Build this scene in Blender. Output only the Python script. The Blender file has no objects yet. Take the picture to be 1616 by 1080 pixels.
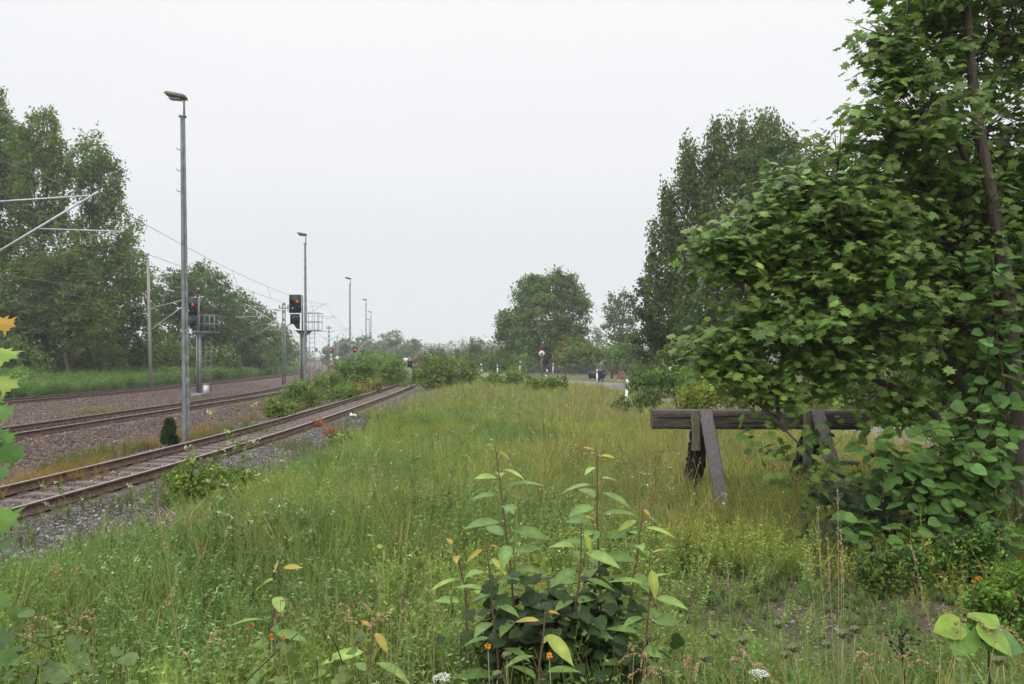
import bpy, math, random
import numpy as np
from mathutils import Vector, Matrix
rng = np.random.default_rng(7)
random.seed(7)
PI = math.pi
C = bpy.context.scene.collection
sc = bpy.context.scene

# ------------------------------------------------------------------ camera
F = 1212.0                       # focal length in photo pixels (1616 wide)
EYE = 2.0
HX, HY = 808.0, 563.0            # centre column and horizon row of the photograph
cam_d = bpy.data.cameras.new('camera')
cam = bpy.data.objects.new('camera', cam_d); C.objects.link(cam)
cam.location = (0, 0, EYE); cam.rotation_euler = (PI/2, 0, 0)
cam_d.sensor_width = 36; cam_d.lens = 36*F/1616; cam_d.shift_y = 23/1616
cam_d.clip_start = 0.05; cam_d.clip_end = 6000
sc.camera = cam

# ------------------------------------------------------------------ light
SUN_EL, SUN_ROT = math.radians(48), math.radians(205)
w = bpy.data.worlds.new("World"); sc.world = w; w.use_nodes = True
nt = w.node_tree; N = nt.nodes; L = nt.links
bg = N['Background']; bg.inputs['Strength'].default_value = 0.1
sky = N.new('ShaderNodeTexSky'); sky.sky_type = 'NISHITA'; sky.sun_disc = False
sky.sun_elevation = SUN_EL; sky.sun_rotation = SUN_ROT
sky.air_density = 1.0; sky.dust_density = 4.0
tc = N.new('ShaderNodeTexCoord'); sep = N.new('ShaderNodeSeparateXYZ')
L.new(tc.outputs['Generated'], sep.inputs[0])
cr = N.new('ShaderNodeValToRGB'); cr.color_ramp.interpolation = 'EASE'
L.new(sep.outputs['Z'], cr.inputs['Fac'])
e = cr.color_ramp.elements
e[0].position = 0.0; e[0].color = (0.80, 0.835, 0.855, 1)
e[1].position = 1.0; e[1].color = (3.3, 3.33, 3.4, 1)
for p, c in ((0.12, (0.83, 0.86, 0.88)), (0.26, (0.92, 0.93, 0.955)), (0.42, (0.98, 0.985, 1.0)), (0.62, (2.2, 2.23, 2.28))):
    k = e.new(p); k.color = (*c, 1)
ns = N.new('ShaderNodeTexNoise'); ns.inputs['Scale'].default_value = 2.2; ns.inputs['Detail'].default_value = 3
L.new(tc.outputs['Generated'], ns.inputs['Vector'])
mrg = N.new('ShaderNodeMapRange'); mrg.inputs['To Min'].default_value = 9.75; mrg.inputs['To Max'].default_value = 10.25
L.new(ns.outputs['Fac'], mrg.inputs['Value'])
vm = N.new('ShaderNodeVectorMath'); vm.operation = 'SCALE'
L.new(cr.outputs['Color'], vm.inputs[0]); L.new(mrg.outputs['Result'], vm.inputs['Scale'])
hs = N.new('ShaderNodeHueSaturation'); hs.inputs['Saturation'].default_value = 0.3
L.new(sky.outputs['Color'], hs.inputs['Color'])
mx = N.new('ShaderNodeMix'); mx.data_type = 'RGBA'; mx.inputs['Factor'].default_value = 0.95
L.new(hs.outputs['Color'], mx.inputs['A']); L.new(vm.outputs['Vector'], mx.inputs['B'])
L.new(mx.outputs['Result'], bg.inputs['Color'])
sd = bpy.data.lights.new('sun', 'SUN'); sd.energy = 1.3; sd.angle = math.radians(25); sd.color = (1, 0.97, 0.92)
so = bpy.data.objects.new('sun', sd); C.objects.link(so)
# direction the light comes from: azimuth SUN_ROT measured from +Y clockwise
dv = Vector((math.sin(SUN_ROT)*math.cos(SUN_EL), math.cos(SUN_ROT)*math.cos(SUN_EL), math.sin(SUN_EL)))
so.rotation_euler = dv.to_track_quat('Z', 'Y').to_euler()
sc.view_settings.view_transform = 'Standard'; sc.view_settings.look = 'None'
sc.view_settings.exposure = 0.0; sc.view_settings.gamma = 1.0
sc.cycles.max_bounces = 5; sc.cycles.diffuse_bounces = 3; sc.cycles.glossy_bounces = 2
sc.cycles.transmission_bounces = 2; sc.cycles.volume_bounces = 0; sc.cycles.caustics_reflective = False; sc.cycles.caustics_refractive = False

# ------------------------------------------------------------------ materials
def mat(name, col=(.5,.5,.5), rough=.7, metal=0.0, spec=.3, noise=None, bump=None, attr=False, emit=None, stretch=(1,1,1)):
    """noise=(scale, amount, detail): brightness variation;  bump=(scale, strength)"""
    m = bpy.data.materials.new(name); m.use_nodes = True
    t = m.node_tree; n = t.nodes; l = t.links; b = n['Principled BSDF']
    b.inputs['Roughness'].default_value = rough; b.inputs['Metallic'].default_value = metal
    b.inputs['Specular IOR Level'].default_value = spec
    b.inputs['Base Color'].default_value = (*col, 1)
    src = None
    if attr:
        a = n.new('ShaderNodeAttribute'); a.attribute_name = 'Col'; src = a.outputs['Color']
    co = n.new('ShaderNodeTexCoord'); mp = n.new('ShaderNodeMapping'); l.new(co.outputs['Object'], mp.inputs[0]); mp.inputs['Scale'].default_value = stretch
    if noise:
        z = n.new('ShaderNodeTexNoise'); z.inputs['Scale'].default_value = noise[0]; z.inputs['Detail'].default_value = noise[2] if len(noise) > 2 else 5
        z.inputs['Roughness'].default_value = .65
        l.new(mp.outputs[0], z.inputs['Vector'])
        r = n.new('ShaderNodeMapRange'); r.inputs['From Min'].default_value = .3; r.inputs['From Max'].default_value = .7
        r.inputs['To Min'].default_value = 1-noise[1]; r.inputs['To Max'].default_value = 1+noise[1]
        l.new(z.outputs['Fac'], r.inputs['Value'])
        v = n.new('ShaderNodeVectorMath'); v.operation = 'SCALE'
        if src: l.new(src, v.inputs[0])
        else: v.inputs[0].default_value = col
        l.new(r.outputs['Result'], v.inputs['Scale']); src = v.outputs['Vector']
    if src: l.new(src, b.inputs['Base Color'])
    if bump:
        z = n.new('ShaderNodeTexNoise'); z.inputs['Scale'].default_value = bump[0]; z.inputs['Detail'].default_value = 6
        l.new(mp.outputs[0], z.inputs['Vector'])
        q = n.new('ShaderNodeBump'); q.inputs['Strength'].default_value = bump[1]; q.inputs['Distance'].default_value = .02
        l.new(z.outputs['Fac'], q.inputs['Height']); l.new(q.outputs['Normal'], b.inputs['Normal'])
    if emit:
        b.inputs['Emission Color'].default_value = (*emit[0], 1); b.inputs['Emission Strength'].default_value = emit[1]
    return m

def leaf_mat(name, trans=.3, rough=.55, spec=.25, veins=False):
    m = bpy.data.materials.new(name); m.use_nodes = True
    t = m.node_tree; n = t.nodes; l = t.links; b = n['Principled BSDF']; out = n['Material Output']
    a = n.new('ShaderNodeAttribute'); a.attribute_name = 'Col'
    src = a.outputs['Color']
    if veins:
        co = n.new('ShaderNodeTexCoord'); z = n.new('ShaderNodeTexNoise'); z.inputs['Scale'].default_value = 22; z.inputs['Detail'].default_value = 4
        l.new(co.outputs['Object'], z.inputs['Vector'])
        r = n.new('ShaderNodeMapRange'); r.inputs['From Min'].default_value = .3; r.inputs['From Max'].default_value = .7; r.inputs['To Min'].default_value = .75; r.inputs['To Max'].default_value = 1.2
        l.new(z.outputs['Fac'], r.inputs['Value'])
        v = n.new('ShaderNodeVectorMath'); v.operation = 'SCALE'; l.new(src, v.inputs[0]); l.new(r.outputs['Result'], v.inputs['Scale']); src = v.outputs['Vector']
    l.new(src, b.inputs['Base Color'])
    b.inputs['Roughness'].default_value = rough; b.inputs['Specular IOR Level'].default_value = spec
    tr = n.new('ShaderNodeBsdfTranslucent')
    g = n.new('ShaderNodeVectorMath'); g.operation = 'MULTIPLY'; g.inputs[1].default_value = (1.1, 1.3, .6); l.new(src, g.inputs[0])
    l.new(g.outputs['Vector'], tr.inputs['Color'])
    ms = n.new('ShaderNodeMixShader'); ms.inputs[0].default_value = trans
    l.new(b.outputs[0], ms.inputs[1]); l.new(tr.outputs[0], ms.inputs[2]); l.new(ms.outputs[0], out.inputs['Surface'])
    return m

M = dict(
    leaf=leaf_mat('foliage', .38, .6, .15), leafbig=leaf_mat('broad_leaf', .3, .5, .25, True), grass=leaf_mat('grass_blades', .35, .6, .2),
    bark=mat('bark', (.085,.07,.055), .9, noise=(9,.45), bump=(30,.8), stretch=(1,1,.3)),
    twig=mat('twig', (.075,.05,.035), .8, noise=(20,.3)),
    stem=mat('green_stem', (.1,.12,.04), .7, attr=True),
    galv=mat('galvanised_steel', (.21,.23,.235), .6, .35, noise=(4,.3), bump=(40,.15)),
    steel=mat('painted_steel', (.2,.215,.21), .65, .15, noise=(5,.25)),
    tube=mat('pale_tube', (.5,.51,.52), .45, .3, noise=(6,.15)),
    concrete=mat('mast_concrete', (.25,.23,.21), .9, noise=(3,.3), bump=(30,.4), stretch=(1,1,.2)),
    wire=mat('wire', (.16,.17,.17), .6, .3),
    rust=mat('rail_rust', (.105,.062,.048), .85, noise=(7,.4), bump=(60,.5)),
    railtop=mat('rail_running_face', (.25,.215,.2), .5, .2, noise=(5,.2)),
    railtopmain=mat('rail_polished_face', (.2,.2,.21), .4, .4, noise=(5,.15)),
    sleeper=mat('sleeper_grey', (.125,.1,.085), .9, noise=(5,.35), bump=(40,.7), stretch=(.4,1,1)),
    timber=mat('weathered_timber', (.088,.073,.062), .9, noise=(5,.55,9), bump=(18,1.0), stretch=(.7,6,6)),
    plank=mat('grey_brown_plank', (.14,.122,.122), .85, noise=(5,.3,8), bump=(25,.7), stretch=(8,6,.6)),
    mossy=mat('mossy_post', (.15,.15,.1), .95, noise=(12,.4), bump=(25,.8), stretch=(5,5,.7)),
    rotten=mat('rotten_wood', (.035,.026,.02), 1, noise=(12,.5), bump=(15,1.0), stretch=(3,3,.8)),
    white=mat('white_plastic', (.68,.69,.67), .5, noise=(9,.12)), black=mat('black_plastic', (.02,.021,.024), .5),
    signal=mat('signal_black', (.016,.019,.03), .5, noise=(5,.2)), redpaint=mat('sign_red', (.32,.09,.09), .55), greypaint=mat('sign_grey', (.1,.11,.15), .6),
    redlamp=mat('red_lamp', (.5,.03,.02), .4, emit=((1,.12,.05), .7)), redcap=mat('red_plant', (.3,.07,.035), .8),
    lamphead=mat('lamp_head', (.13,.145,.11), .7, noise=(8,.25)), lens=mat('lamp_lens', (.4,.4,.38), .4),
    asphalt=mat('asphalt', (.135,.13,.125), .95, noise=(1.2,.2), bump=(80,.4)),
    stones=mat('ballast_stones', (.3,.3,.3), .9, attr=True, noise=(40,.25), bump=(80,.3)),
    flower=mat('flower', (.6,.6,.5), .7, attr=True),
    skin=mat('skin', (.36,.22,.16), .6), hair=mat('hair', (.14,.06,.035), .8), shirt=mat('grey_shirt', (.13,.135,.13), .9), jeans=mat('blue_jeans', (.03,.042,.075), .9), shoe=mat('shoe', (.03,.025,.02), .7),
    darkgreen=mat('dark_green_tub', (.012,.022,.02), .5), fence=mat('fence_mesh', (.1,.11,.11), .7), soilheap=mat('soil_heap', (.15,.08,.05), .95, noise=(6,.4), bump=(10,1)),
    brownpost=mat('brown_post', (.1,.065,.05), .9, noise=(8,.3)),
)

# ------------------------------------------------------------------ geometry helpers
def nrm(a):
    return a/np.maximum(np.linalg.norm(a, axis=-1, keepdims=True), 1e-9)
class Geo:
    def __init__(s): s.V=[]; s.I=[]; s.K=[]; s.C=[]; s.M=[]; s.n=0
    def add(s, V, flat, counts, col=(1,1,1), mi=0):
        V = np.asarray(V, float).reshape(-1,3); flat = np.asarray(flat, np.int64); counts = np.asarray(counts, np.int64)
        s.V.append(V); s.I.append(flat+s.n); s.K.append(counts); s.n += len(V)
        col = np.asarray(col, float); s.C.append(np.broadcast_to(col, (len(V),3)) if col.ndim==1 else col)
        s.M.append(np.full(len(counts), mi))
    def inst(s, T, P, X, Z, S, col, mi=0):
        """T=(V,faces,tint); P positions, X leaf direction, Z normal, S scale (n,) or (n,3)"""
        V, Fc, tint = T; V = np.asarray(V, float); n = len(P)
        if n == 0: return
        X = nrm(np.asarray(X, float)); Z = np.asarray(Z, float); Z = nrm(Z - (Z*X).sum(-1, keepdims=True)*X); Y = np.cross(Z, X)
        S = np.asarray(S, float); S = np.broadcast_to(S[..., None] if S.ndim <= 1 else S, (n,3))
        W = (P[:,None,:] + V[None,:,0:1]*(X*S[:,0:1])[:,None,:] + V[None,:,1:2]*(Y*S[:,1:2])[:,None,:] + V[None,:,2:3]*(Z*S[:,2:3])[:,None,:])
        k = len(V); fl = np.concatenate([np.asarray(f) for f in Fc]); ct = np.array([len(f) for f in Fc])
        flat = (fl[None,:] + (np.arange(n)*k)[:,None]).ravel()
        cc = np.broadcast_to(np.asarray(col, float), (n,3))[:,None,:]*(np.ones((k,3)) if tint is None else np.asarray(tint))[None,:,:]
        s.add(W.reshape(-1,3), flat, np.tile(ct, n), cc.reshape(-1,3), mi)
    def tube(s, pts, rad, seg=6, col=(1,1,1), mi=0, cap=True):
        pts = np.asarray(pts, float); m = len(pts); rad = np.broadcast_to(np.asarray(rad, float), (m,))
        t = nrm(np.gradient(pts, axis=0)); up = np.array([0,0,1.0]) if abs(t[0,2]) < .9 else np.array([1.0,0,0])
        a = nrm(np.cross(t, up)); b = np.cross(a, t)
        th = np.arange(seg)/seg*2*PI
        V = pts[:,None,:] + rad[:,None,None]*(np.cos(th)[None,:,None]*a[:,None,:] + np.sin(th)[None,:,None]*b[:,None,:])
        i = np.arange(m-1)[:,None]*seg; j = np.arange(seg)[None,:]; j2 = (j+1) % seg
        q = np.stack([i+j, i+j2, i+seg+j2, i+seg+j], -1).reshape(-1)
        ct = [4]*((m-1)*seg)
        if cap:
            q = np.concatenate([q, np.arange(seg)[::-1], np.arange(seg)+(m-1)*seg]); ct += [seg, seg]
        s.add(V.reshape(-1,3), q, ct, col, mi)
    def box(s, c, d, R=None, col=(1,1,1), mi=0, taper=1.0):
        x,y,z = np.asarray(d)/2
        V = np.array([[sx*x*(taper if sz>0 else 1), sy*y*(taper if sz>0 else 1), sz*z] for sz in (-1,1) for sy in (-1,1) for sx in (-1,1)])
        if R is not None: V = V @ np.asarray(R).T
        V = V + np.asarray(c)
        f = [0,2,3,1, 4,5,7,6, 0,1,5,4, 2,6,7,3, 0,4,6,2, 1,3,7,5]
        s.add(V, f, [4]*6, col, mi)
    def prism(s, poly, y0, y1, R=None, org=(0,0,0), mi=0):
        """poly in XZ extruded along Y"""
        n = len(poly); V = [(x,y0,z) for x,z in poly]+[(x,y1,z) for x,z in poly]
        V = np.array(V, float)
        if R is not None: V = V @ np.asarray(R).T
        V += np.asarray(org)
        f = []; ct = []
        for i in range(n):
            j=(i+1)%n; f += [i,j,n+j,n+i]; ct.append(4)
        f += list(range(n))[::-1]+list(range(n,2*n)); ct += [n,n]
        s.add(V, f, ct, mi=mi)
    def build(s, name, mats, parent=None, smooth=False, origin=None):
        V = np.concatenate(s.V); I = np.concatenate(s.I); K = np.concatenate(s.K); Cc = np.concatenate(s.C); Mi = np.concatenate(s.M)
        if origin is not None: V = V - np.asarray(origin)
        me = bpy.data.meshes.new(name)
        me.vertices.add(len(V)); me.vertices.foreach_set('co', V.astype(np.float32).ravel())
        me.loops.add(len(I)); me.loops.foreach_set('vertex_index', I.astype(np.int32))
        me.polygons.add(len(K)); st = np.concatenate([[0], np.cumsum(K)[:-1]])
        me.polygons.foreach_set('loop_start', st.astype(np.int32))
        if not isinstance(mats, (list,tuple)): mats = [mats]
        for m_ in mats: me.materials.append(m_)
        me.polygons.foreach_set('material_index', Mi.astype(np.int32))
        if smooth: me.polygons.foreach_set('use_smooth', np.ones(len(K), bool))
        ca = me.attributes.new('Col', 'FLOAT_COLOR', 'POINT')
        ca.data.foreach_set('color', np.concatenate([Cc, np.ones((len(Cc),1))], 1).astype(np.float32).ravel())
        me.update(calc_edges=True); me.validate()
        o = bpy.data.objects.new(name, me); C.objects.link(o)
        if origin is not None: o.location = origin
        if parent is not None:
            o.parent = parent
            if origin is None: o.matrix_parent_inverse = Matrix.Translation(-Vector(parent.location)) if parent.rotation_euler.z == 0 else Matrix.Identity(4)
        return o

def tag(o, label=None, cat=None, group=None, kind=None):
    if label: o['label'] = label
    if cat: o['category'] = cat
    if group: o['group'] = group
    if kind: o['kind'] = kind
    return o
def thing(name, label, cat, loc, group=None):
    o = bpy.data.objects.new(name, None); C.objects.link(o); o.location = loc; o.empty_display_size = .2
    return tag(o, label, cat, group)
def copy_tree(o, parent=None):
    c = o.copy(); C.objects.link(c)
    if parent is not None: c.parent = parent
    for ch in list(o.children): copy_tree(ch, c)
    return c
def W(px, py, Y):                # where something seen at that place in the photo stands, Y metres out
    return np.array([(px-HX)/F*Y, Y, EYE+(HY-py)/F*Y])
def Rz(a): return np.array([[math.cos(a),-math.sin(a),0],[math.sin(a),math.cos(a),0],[0,0,1]])
def Ry(a): return np.array([[math.cos(a),0,math.sin(a)],[0,1,0],[-math.sin(a),0,math.cos(a)]])
def Rx(a): return np.array([[1,0,0],[0,math.cos(a),-math.sin(a)],[0,math.sin(a),math.cos(a)]])

# ------------------------------------------------------------------ alignments
_t = np.arange(-30, 900, .5)
def _smooth(y, k):
    ker = np.ones(k)/k; yp = np.pad(y, (k, k), 'edge'); yp[:k] = y[0] - (y[1]-y[0])*np.arange(k,0,-1); yp[-k:] = y[-1]+(y[-1]-y[-2])*np.arange(1,k+1)
    return np.convolve(yp, ker, 'same')[k:-k]
_sl = -0.25*np.clip((_t-45)/105, 0, 1)
_xf = np.cumsum(_sl)*.5; _xf = _xf - np.interp(40, _t, _xf) - 25.0
_sep = _smooth(np.interp(_t, [45,80], [10.2,7.0]), 21)
_xs = _smooth(_smooth(np.interp(_t, [-30,0,8,12,16,23,31,45,61,90,130,300], [-11.2,-8.9,-8.25,-7.95,-7.7,-7.5,-7.55,-7.85,-8.4,-11.2,-16,-40]), 9), 9)
def xf(y): return np.interp(y, _t, _xf)
def xm(y): return np.interp(y, _t, _xf+_sep)
def xs(y): return np.interp(y, _t, _xs)
ROAD = np.array([(14,2),(12.5,9),(10.6,15),(9.9,20),(9.1,30),(8.7,41),(8.2,48),(6.9,54),(4.4,60),(0.5,70),(-3.5,84),(-8,105),(-16,150),(-40,260)], float)
_k = np.linspace(0, len(ROAD)-1, 400); RD = np.stack([_smooth(np.interp(_k, range(len(ROAD)), ROAD[:,i]), 25) for i in (0,1)], 1)
def dist_road(x, y):
    x = np.asarray(x, float); y = np.asarray(y, float); d = np.full(x.shape, 1e9)
    for p in RD[::4]: d = np.minimum(d, (x-p[0])**2+(y-p[1])**2)
    return np.sqrt(d)
def sstep(a, b, v):
    t = np.clip((v-a)/(b-a), 0, 1); return t*t*(3-2*t)
def vnoise(x, y, s, seed=0):
    """smooth value noise 0..1"""
    r = np.random.default_rng(100+seed).random((64,64)); X = np.asarray(x)/s; Y = np.asarray(y)/s
    xi = np.floor(X).astype(int); yi = np.floor(Y).astype(int); fx = X-xi; fy = Y-yi; fx = fx*fx*(3-2*fx); fy = fy*fy*(3-2*fy)
    g = lambda a,b: r[a%64, b%64]
    return (g(xi,yi)*(1-fx)+g(xi+1,yi)*fx)*(1-fy)+(g(xi,yi+1)*(1-fx)+g(xi+1,yi+1)*fx)*fy
def gz(x, y):
    x = np.asarray(x, float); y = np.asarray(y, float)
    us = x-xs(y); um = x-xm(y); uf = x-xf(y)
    z = np.where(us > 0, -0.42+0.42*sstep(1.9, 5.5, us), -0.62)
    def bed(z, u, top, w1, w2): 
        k = 1-sstep(w1, w2, np.abs(u)); return np.maximum(z, -0.62+(top+0.62)*k)
    z = bed(z, us, -0.395, 1.5, 2.6); z = bed(z, um, -0.36, 1.7, 3.2); z = bed(z, uf, -0.36, 1.7, 3.2)
    z = np.where(uf < -3, z+0.25*sstep(3, 9, -uf), z)
    z = z + (vnoise(x, y, 2.1, 1)-.5)*.1*sstep(3, 6, us)*sstep(2.3, 4, dist_road(x, y)) + (vnoise(x,y,.8,3)-.5)*.05*(us<-2)
    return z
def gzf(x, y): return float(gz(np.array([x]), np.array([y]))[0])

# ------------------------------------------------------------------ ground
def axis(dense, far):
    a = list(dense)
    st = a[1]-a[0]; v = a[-1]; s_ = st
    while v < far[1]: s_ *= 1.12; v += s_; a.append(v)
    v = a[0]; s_ = st
    while v > far[0]: s_ *= 1.12; v -= s_; a.insert(0, v)
    return np.array(a)
ax = axis(np.arange(-38, 16, .22), (-1500, 1500)); ay = axis(np.arange(-2, 75, .25), (-60, 2200))
GX, GY = np.meshgrid(ax, ay); GZ = gz(GX, GY)
nx, ny = len(ax), len(ay)
us = GX-xs(GY); um = GX-xm(GY); uf = GX-xf(GY)
fine = vnoise(GX, GY, .7, 5); big = vnoise(GX, GY, 3.3, 6)
col = np.empty(GX.shape+(3,))
col[:] = (.085,.085,.04)
def lay(c, k):
    global col
    k = np.clip(k, 0, 1)[...,None]; col = col*(1-k)+np.array(c)*k
lay((.12,.1,.055), sstep(.4,.8,big)*.6)
# bare trodden soil by the camera, right
bare = np.exp(-(((GX-2.9)/2.4)**2+((GY-5.9)/1.3)**2))
lay((.085,.07,.05), bare*1.6)
# ballast areas
k_main = sstep(-3.6,-3.0,uf)*(1-sstep(4.6,5.6,um))
lay((.085,.062,.055), k_main+ .25*(fine-.5)*k_main)
k_soil = (1-sstep(-3.2,-2.4,us))*sstep(4.4,5.2,um)
lay((.12,.10,.06), k_soil*.8)
k_side = (1-sstep(59,63,GY))*sstep(-2.9,-2.2,us)*(1-sstep(2.9,4.0,us+(fine-.5)*1.4))
lay((.075,.068,.064), k_side)
lay((.085,.06,.048), np.exp(-(us/1.0)**4)*.9*k_side)
lay((.1,.075,.062), np.exp(-(um/.95)**2)*.6); lay((.1,.075,.062), np.exp(-(uf/.95)**2)*.6)
lay((.07,.09,.035), 1-sstep(-3.9,-3.3,uf))
stone = np.clip(k_main+k_side, 0, 1)
V = np.stack([GX,GY,GZ], -1).reshape(-1,3)
i = (np.arange(ny-1)[:,None]*nx+np.arange(nx-1)[None,:]).ravel()
g = Geo(); g.add(V, np.stack([i,i+1,i+1+nx,i+nx],-1).ravel(), np.full(len(i),4), col.reshape(-1,3))
gm = bpy.data.materials.new('ground_soil_and_ballast'); gm.use_nodes = True
t = gm.node_tree; n = t.nodes; l = t.links; b = n['Principled BSDF']; b.inputs['Roughness'].default_value = .95; b.inputs['Specular IOR Level'].default_value = .15
a = n.new('ShaderNodeAttribute'); a.attribute_name = 'Col'; a2 = n.new('ShaderNodeAttribute'); a2.attribute_name = 'stone'
tcn = n.new('ShaderNodeTexCoord'); vo = n.new('ShaderNodeTexVoronoi'); vo.inputs['Scale'].default_value = 17; l.new(tcn.outputs['Object'], vo.inputs['Vector'])
no = n.new('ShaderNodeTexNoise'); no.inputs['Scale'].default_value = 5; no.inputs['Detail'].default_value = 8; no.inputs['Roughness'].default_value=.7; l.new(tcn.outputs['Object'], no.inputs['Vector'])
sp = n.new('ShaderNodeSeparateColor'); l.new(vo.outputs['Color'], sp.inputs[0])
m1 = n.new('ShaderNodeMapRange'); m1.inputs['To Min'].default_value=.45; m1.inputs['To Max'].default_value=1.55; l.new(sp.outputs[0], m1.inputs['Value'])
m2 = n.new('ShaderNodeMapRange'); m2.inputs['From Min'].default_value=.3; m2.inputs['From Max'].default_value=.7; m2.inputs['To Min'].default_value=.5; m2.inputs['To Max'].default_value=1.5; l.new(no.outputs['Fac'], m2.inputs['Value'])
mm = n.new('ShaderNodeMix'); mm.data_type='FLOAT'; l.new(a2.outputs['Fac'], mm.inputs[0]); l.new(m2.outputs[0], mm.inputs[2]); l.new(m1.outputs[0], mm.inputs[3])
vs = n.new('ShaderNodeVectorMath'); vs.operation='SCALE'; l.new(a.outputs['Color'], vs.inputs[0]); l.new(mm.outputs[0], vs.inputs['Scale']); l.new(vs.outputs[0], b.inputs['Base Color'])
sb = n.new('ShaderNodeMath'); sb.operation='SUBTRACT'; sb.inputs[0].default_value=1; l.new(vo.outputs['Distance'], sb.inputs[1])
bm2 = n.new('ShaderNodeBump'); bm2.inputs['Strength'].default_value=.8; bm2.inputs['Distance'].default_value=.04; l.new(sb.outputs[0], bm2.inputs['Height'])
bm1 = n.new('ShaderNodeBump'); bm1.inputs['Strength'].default_value=.6; bm1.inputs['Distance'].default_value=.05; l.new(no.outputs['Fac'], bm1.inputs['Height']); l.new(bm2.outputs[0], bm1.inputs['Normal'])
l.new(bm1.outputs[0], b.inputs['Normal'])
go = g.build('ground', gm, smooth=True); tag(go, kind='structure')
sa = go.data.attributes.new('stone','FLOAT','POINT'); sa.data.foreach_set('value', stone.astype(np.float32).ravel())

# road ribbon
g = Geo()
d = nrm(np.gradient(RD, axis=0)); nn = np.stack([d[:,1], -d[:,0]], 1)
cols = np.array([-2.3,-1.2,0,1.2,2.3]); P = RD[:,None,:]+nn[:,None,:]*cols[None,:,None]
Z = gz(P[...,0], P[...,1])*0 + .03 + np.array([-.02,.005,.02,.005,-.02])[None,:] - np.clip((P[...,1]-62)/30,0,1)*.0
V = np.concatenate([P, Z[...,None]], -1).reshape(-1,3); k = 5
i = (np.arange(len(RD)-1)[:,None]*k+np.arange(k-1)[None,:]).ravel()
g.add(V, np.stack([i,i+1,i+1+k,i+k],-1).ravel(), np.full(len(i),4)); tag(g.build('road', M['asphalt'], smooth=True), kind='structure')

# ------------------------------------------------------------------ railway tracks
RAILP = [(-.075,0),(.075,0),(.075,.012),(.012,.03),(.012,.118),(.036,.128),(.036,.152),(.028,.16),(-.028,.16),(-.036,.152),(-.036,.128),(-.012,.118),(-.012,.03),(-.075,.012)]
def rail(fx, off, y0, y1, step, z0, top, parent):
    ys = np.arange(y0, y1, step); x = fx(ys); dx = np.gradient(x, ys); nl = 1/np.sqrt(1+dx*dx)
    k = len(RAILP); V = np.empty((len(ys), k, 3))
    for j,(pu,pz) in enumerate(RAILP):
        u = off+pu; V[:,j,0] = x+u*nl; V[:,j,1] = ys-u*dx*nl; V[:,j,2] = z0+pz
    g = Geo(); i = np.arange(len(ys)-1)[:,None]*k; j = np.arange(k)[None,:]; j2=(j+1)%k
    q = np.stack([i+j, i+j2, i+k+j2, i+k+j], -1).reshape(-1,4)
    topf = np.tile(np.isin(np.arange(k),[7]), len(ys)-1)
    n0 = g.n; g.add(V.reshape(-1,3), q.ravel(), np.full(len(q),4)); g.M[-1] = topf.astype(int)
    g.add(np.concatenate([V[0],V[-1]]), list(range(k))[::-1]+list(range(k,2*k)), [k,k])
    return g.build('rail', [M['rust'], top], parent)
def track(fx, name, label, y0, y1, step, z0, top, n_ind, dark):
    c = (float(fx(np.array([y0]))[0]), y0, z0)
    r = thing(name, label, 'railway track', c)
    for s_ in (-.7535, .7535): rail(fx, s_, y0, y1, step, z0, top, r)
    def sl(g, p, a):
        R = Rz(a)
        g.box(np.array(p)+[0,0,-.03], (2.5,.25,.09), R, taper=.94)
        for s_ in (-.7535,.7535):
            g.box(np.array(p)+R@[s_,0,.024], (.36,.17,.02), R, mi=1)
            for q_ in (-.11,.11): g.box(np.array(p)+R@[s_+q_,0,.055], (.05,.09,.05), R, mi=1); g.box(np.array(p)+R@[s_+q_,0,.09], (.03,.03,.035), R, mi=1)
    ys = np.arange(y0, y1, .62)
    g = Geo(); sl(g, (0,0,0), 0); proto = g.build('sleeper', [M['sleeper'], M['rust']])
    me = proto.data; first = True
    for j, y in enumerate(ys[:n_ind]):
        o = proto if first else proto.copy()
        if not first: C.objects.link(o)
        first = False
        x = float(fx(y)); a = math.atan2(-(float(fx(y+.5))-float(fx(y-.5))), 1)
        o.parent = r; o.location = (x-c[0]+random.uniform(-.01,.01), y-c[1], -.035+random.uniform(-.008,.004)); o.rotation_euler = (random.uniform(-.01,.01),random.uniform(-.006,.006),a+random.uniform(-.012,.012))
    if len(ys) > n_ind:
        g = Geo()
        for y in ys[n_ind:]:
            g.box((float(fx(y)), y, z0-.065), (2.5,.25,.09), Rz(math.atan(-(float(fx(y+.5))-float(fx(y-.5))))), taper=.94)
        tag(g.build('sleepers', M['sleeper'], r), kind='stuff')
    return r
track(xs, 'railway_track', 'nearest rusty siding track running into the bushes beside the meadow', 9.0, 62.5, 1.0, -.36, M['railtop'], 100, 0)
track(xm, 'railway_track', 'middle railway track with polished rails on reddish ballast', 16, 330, 1.5, -.325, M['railtopmain'], 100, 1)
track(xf, 'railway_track', 'farthest railway track on the raised grey ballast along the trees', 27, 330, 1.5, -.325, M['railtopmain'], 100, 1)

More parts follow.
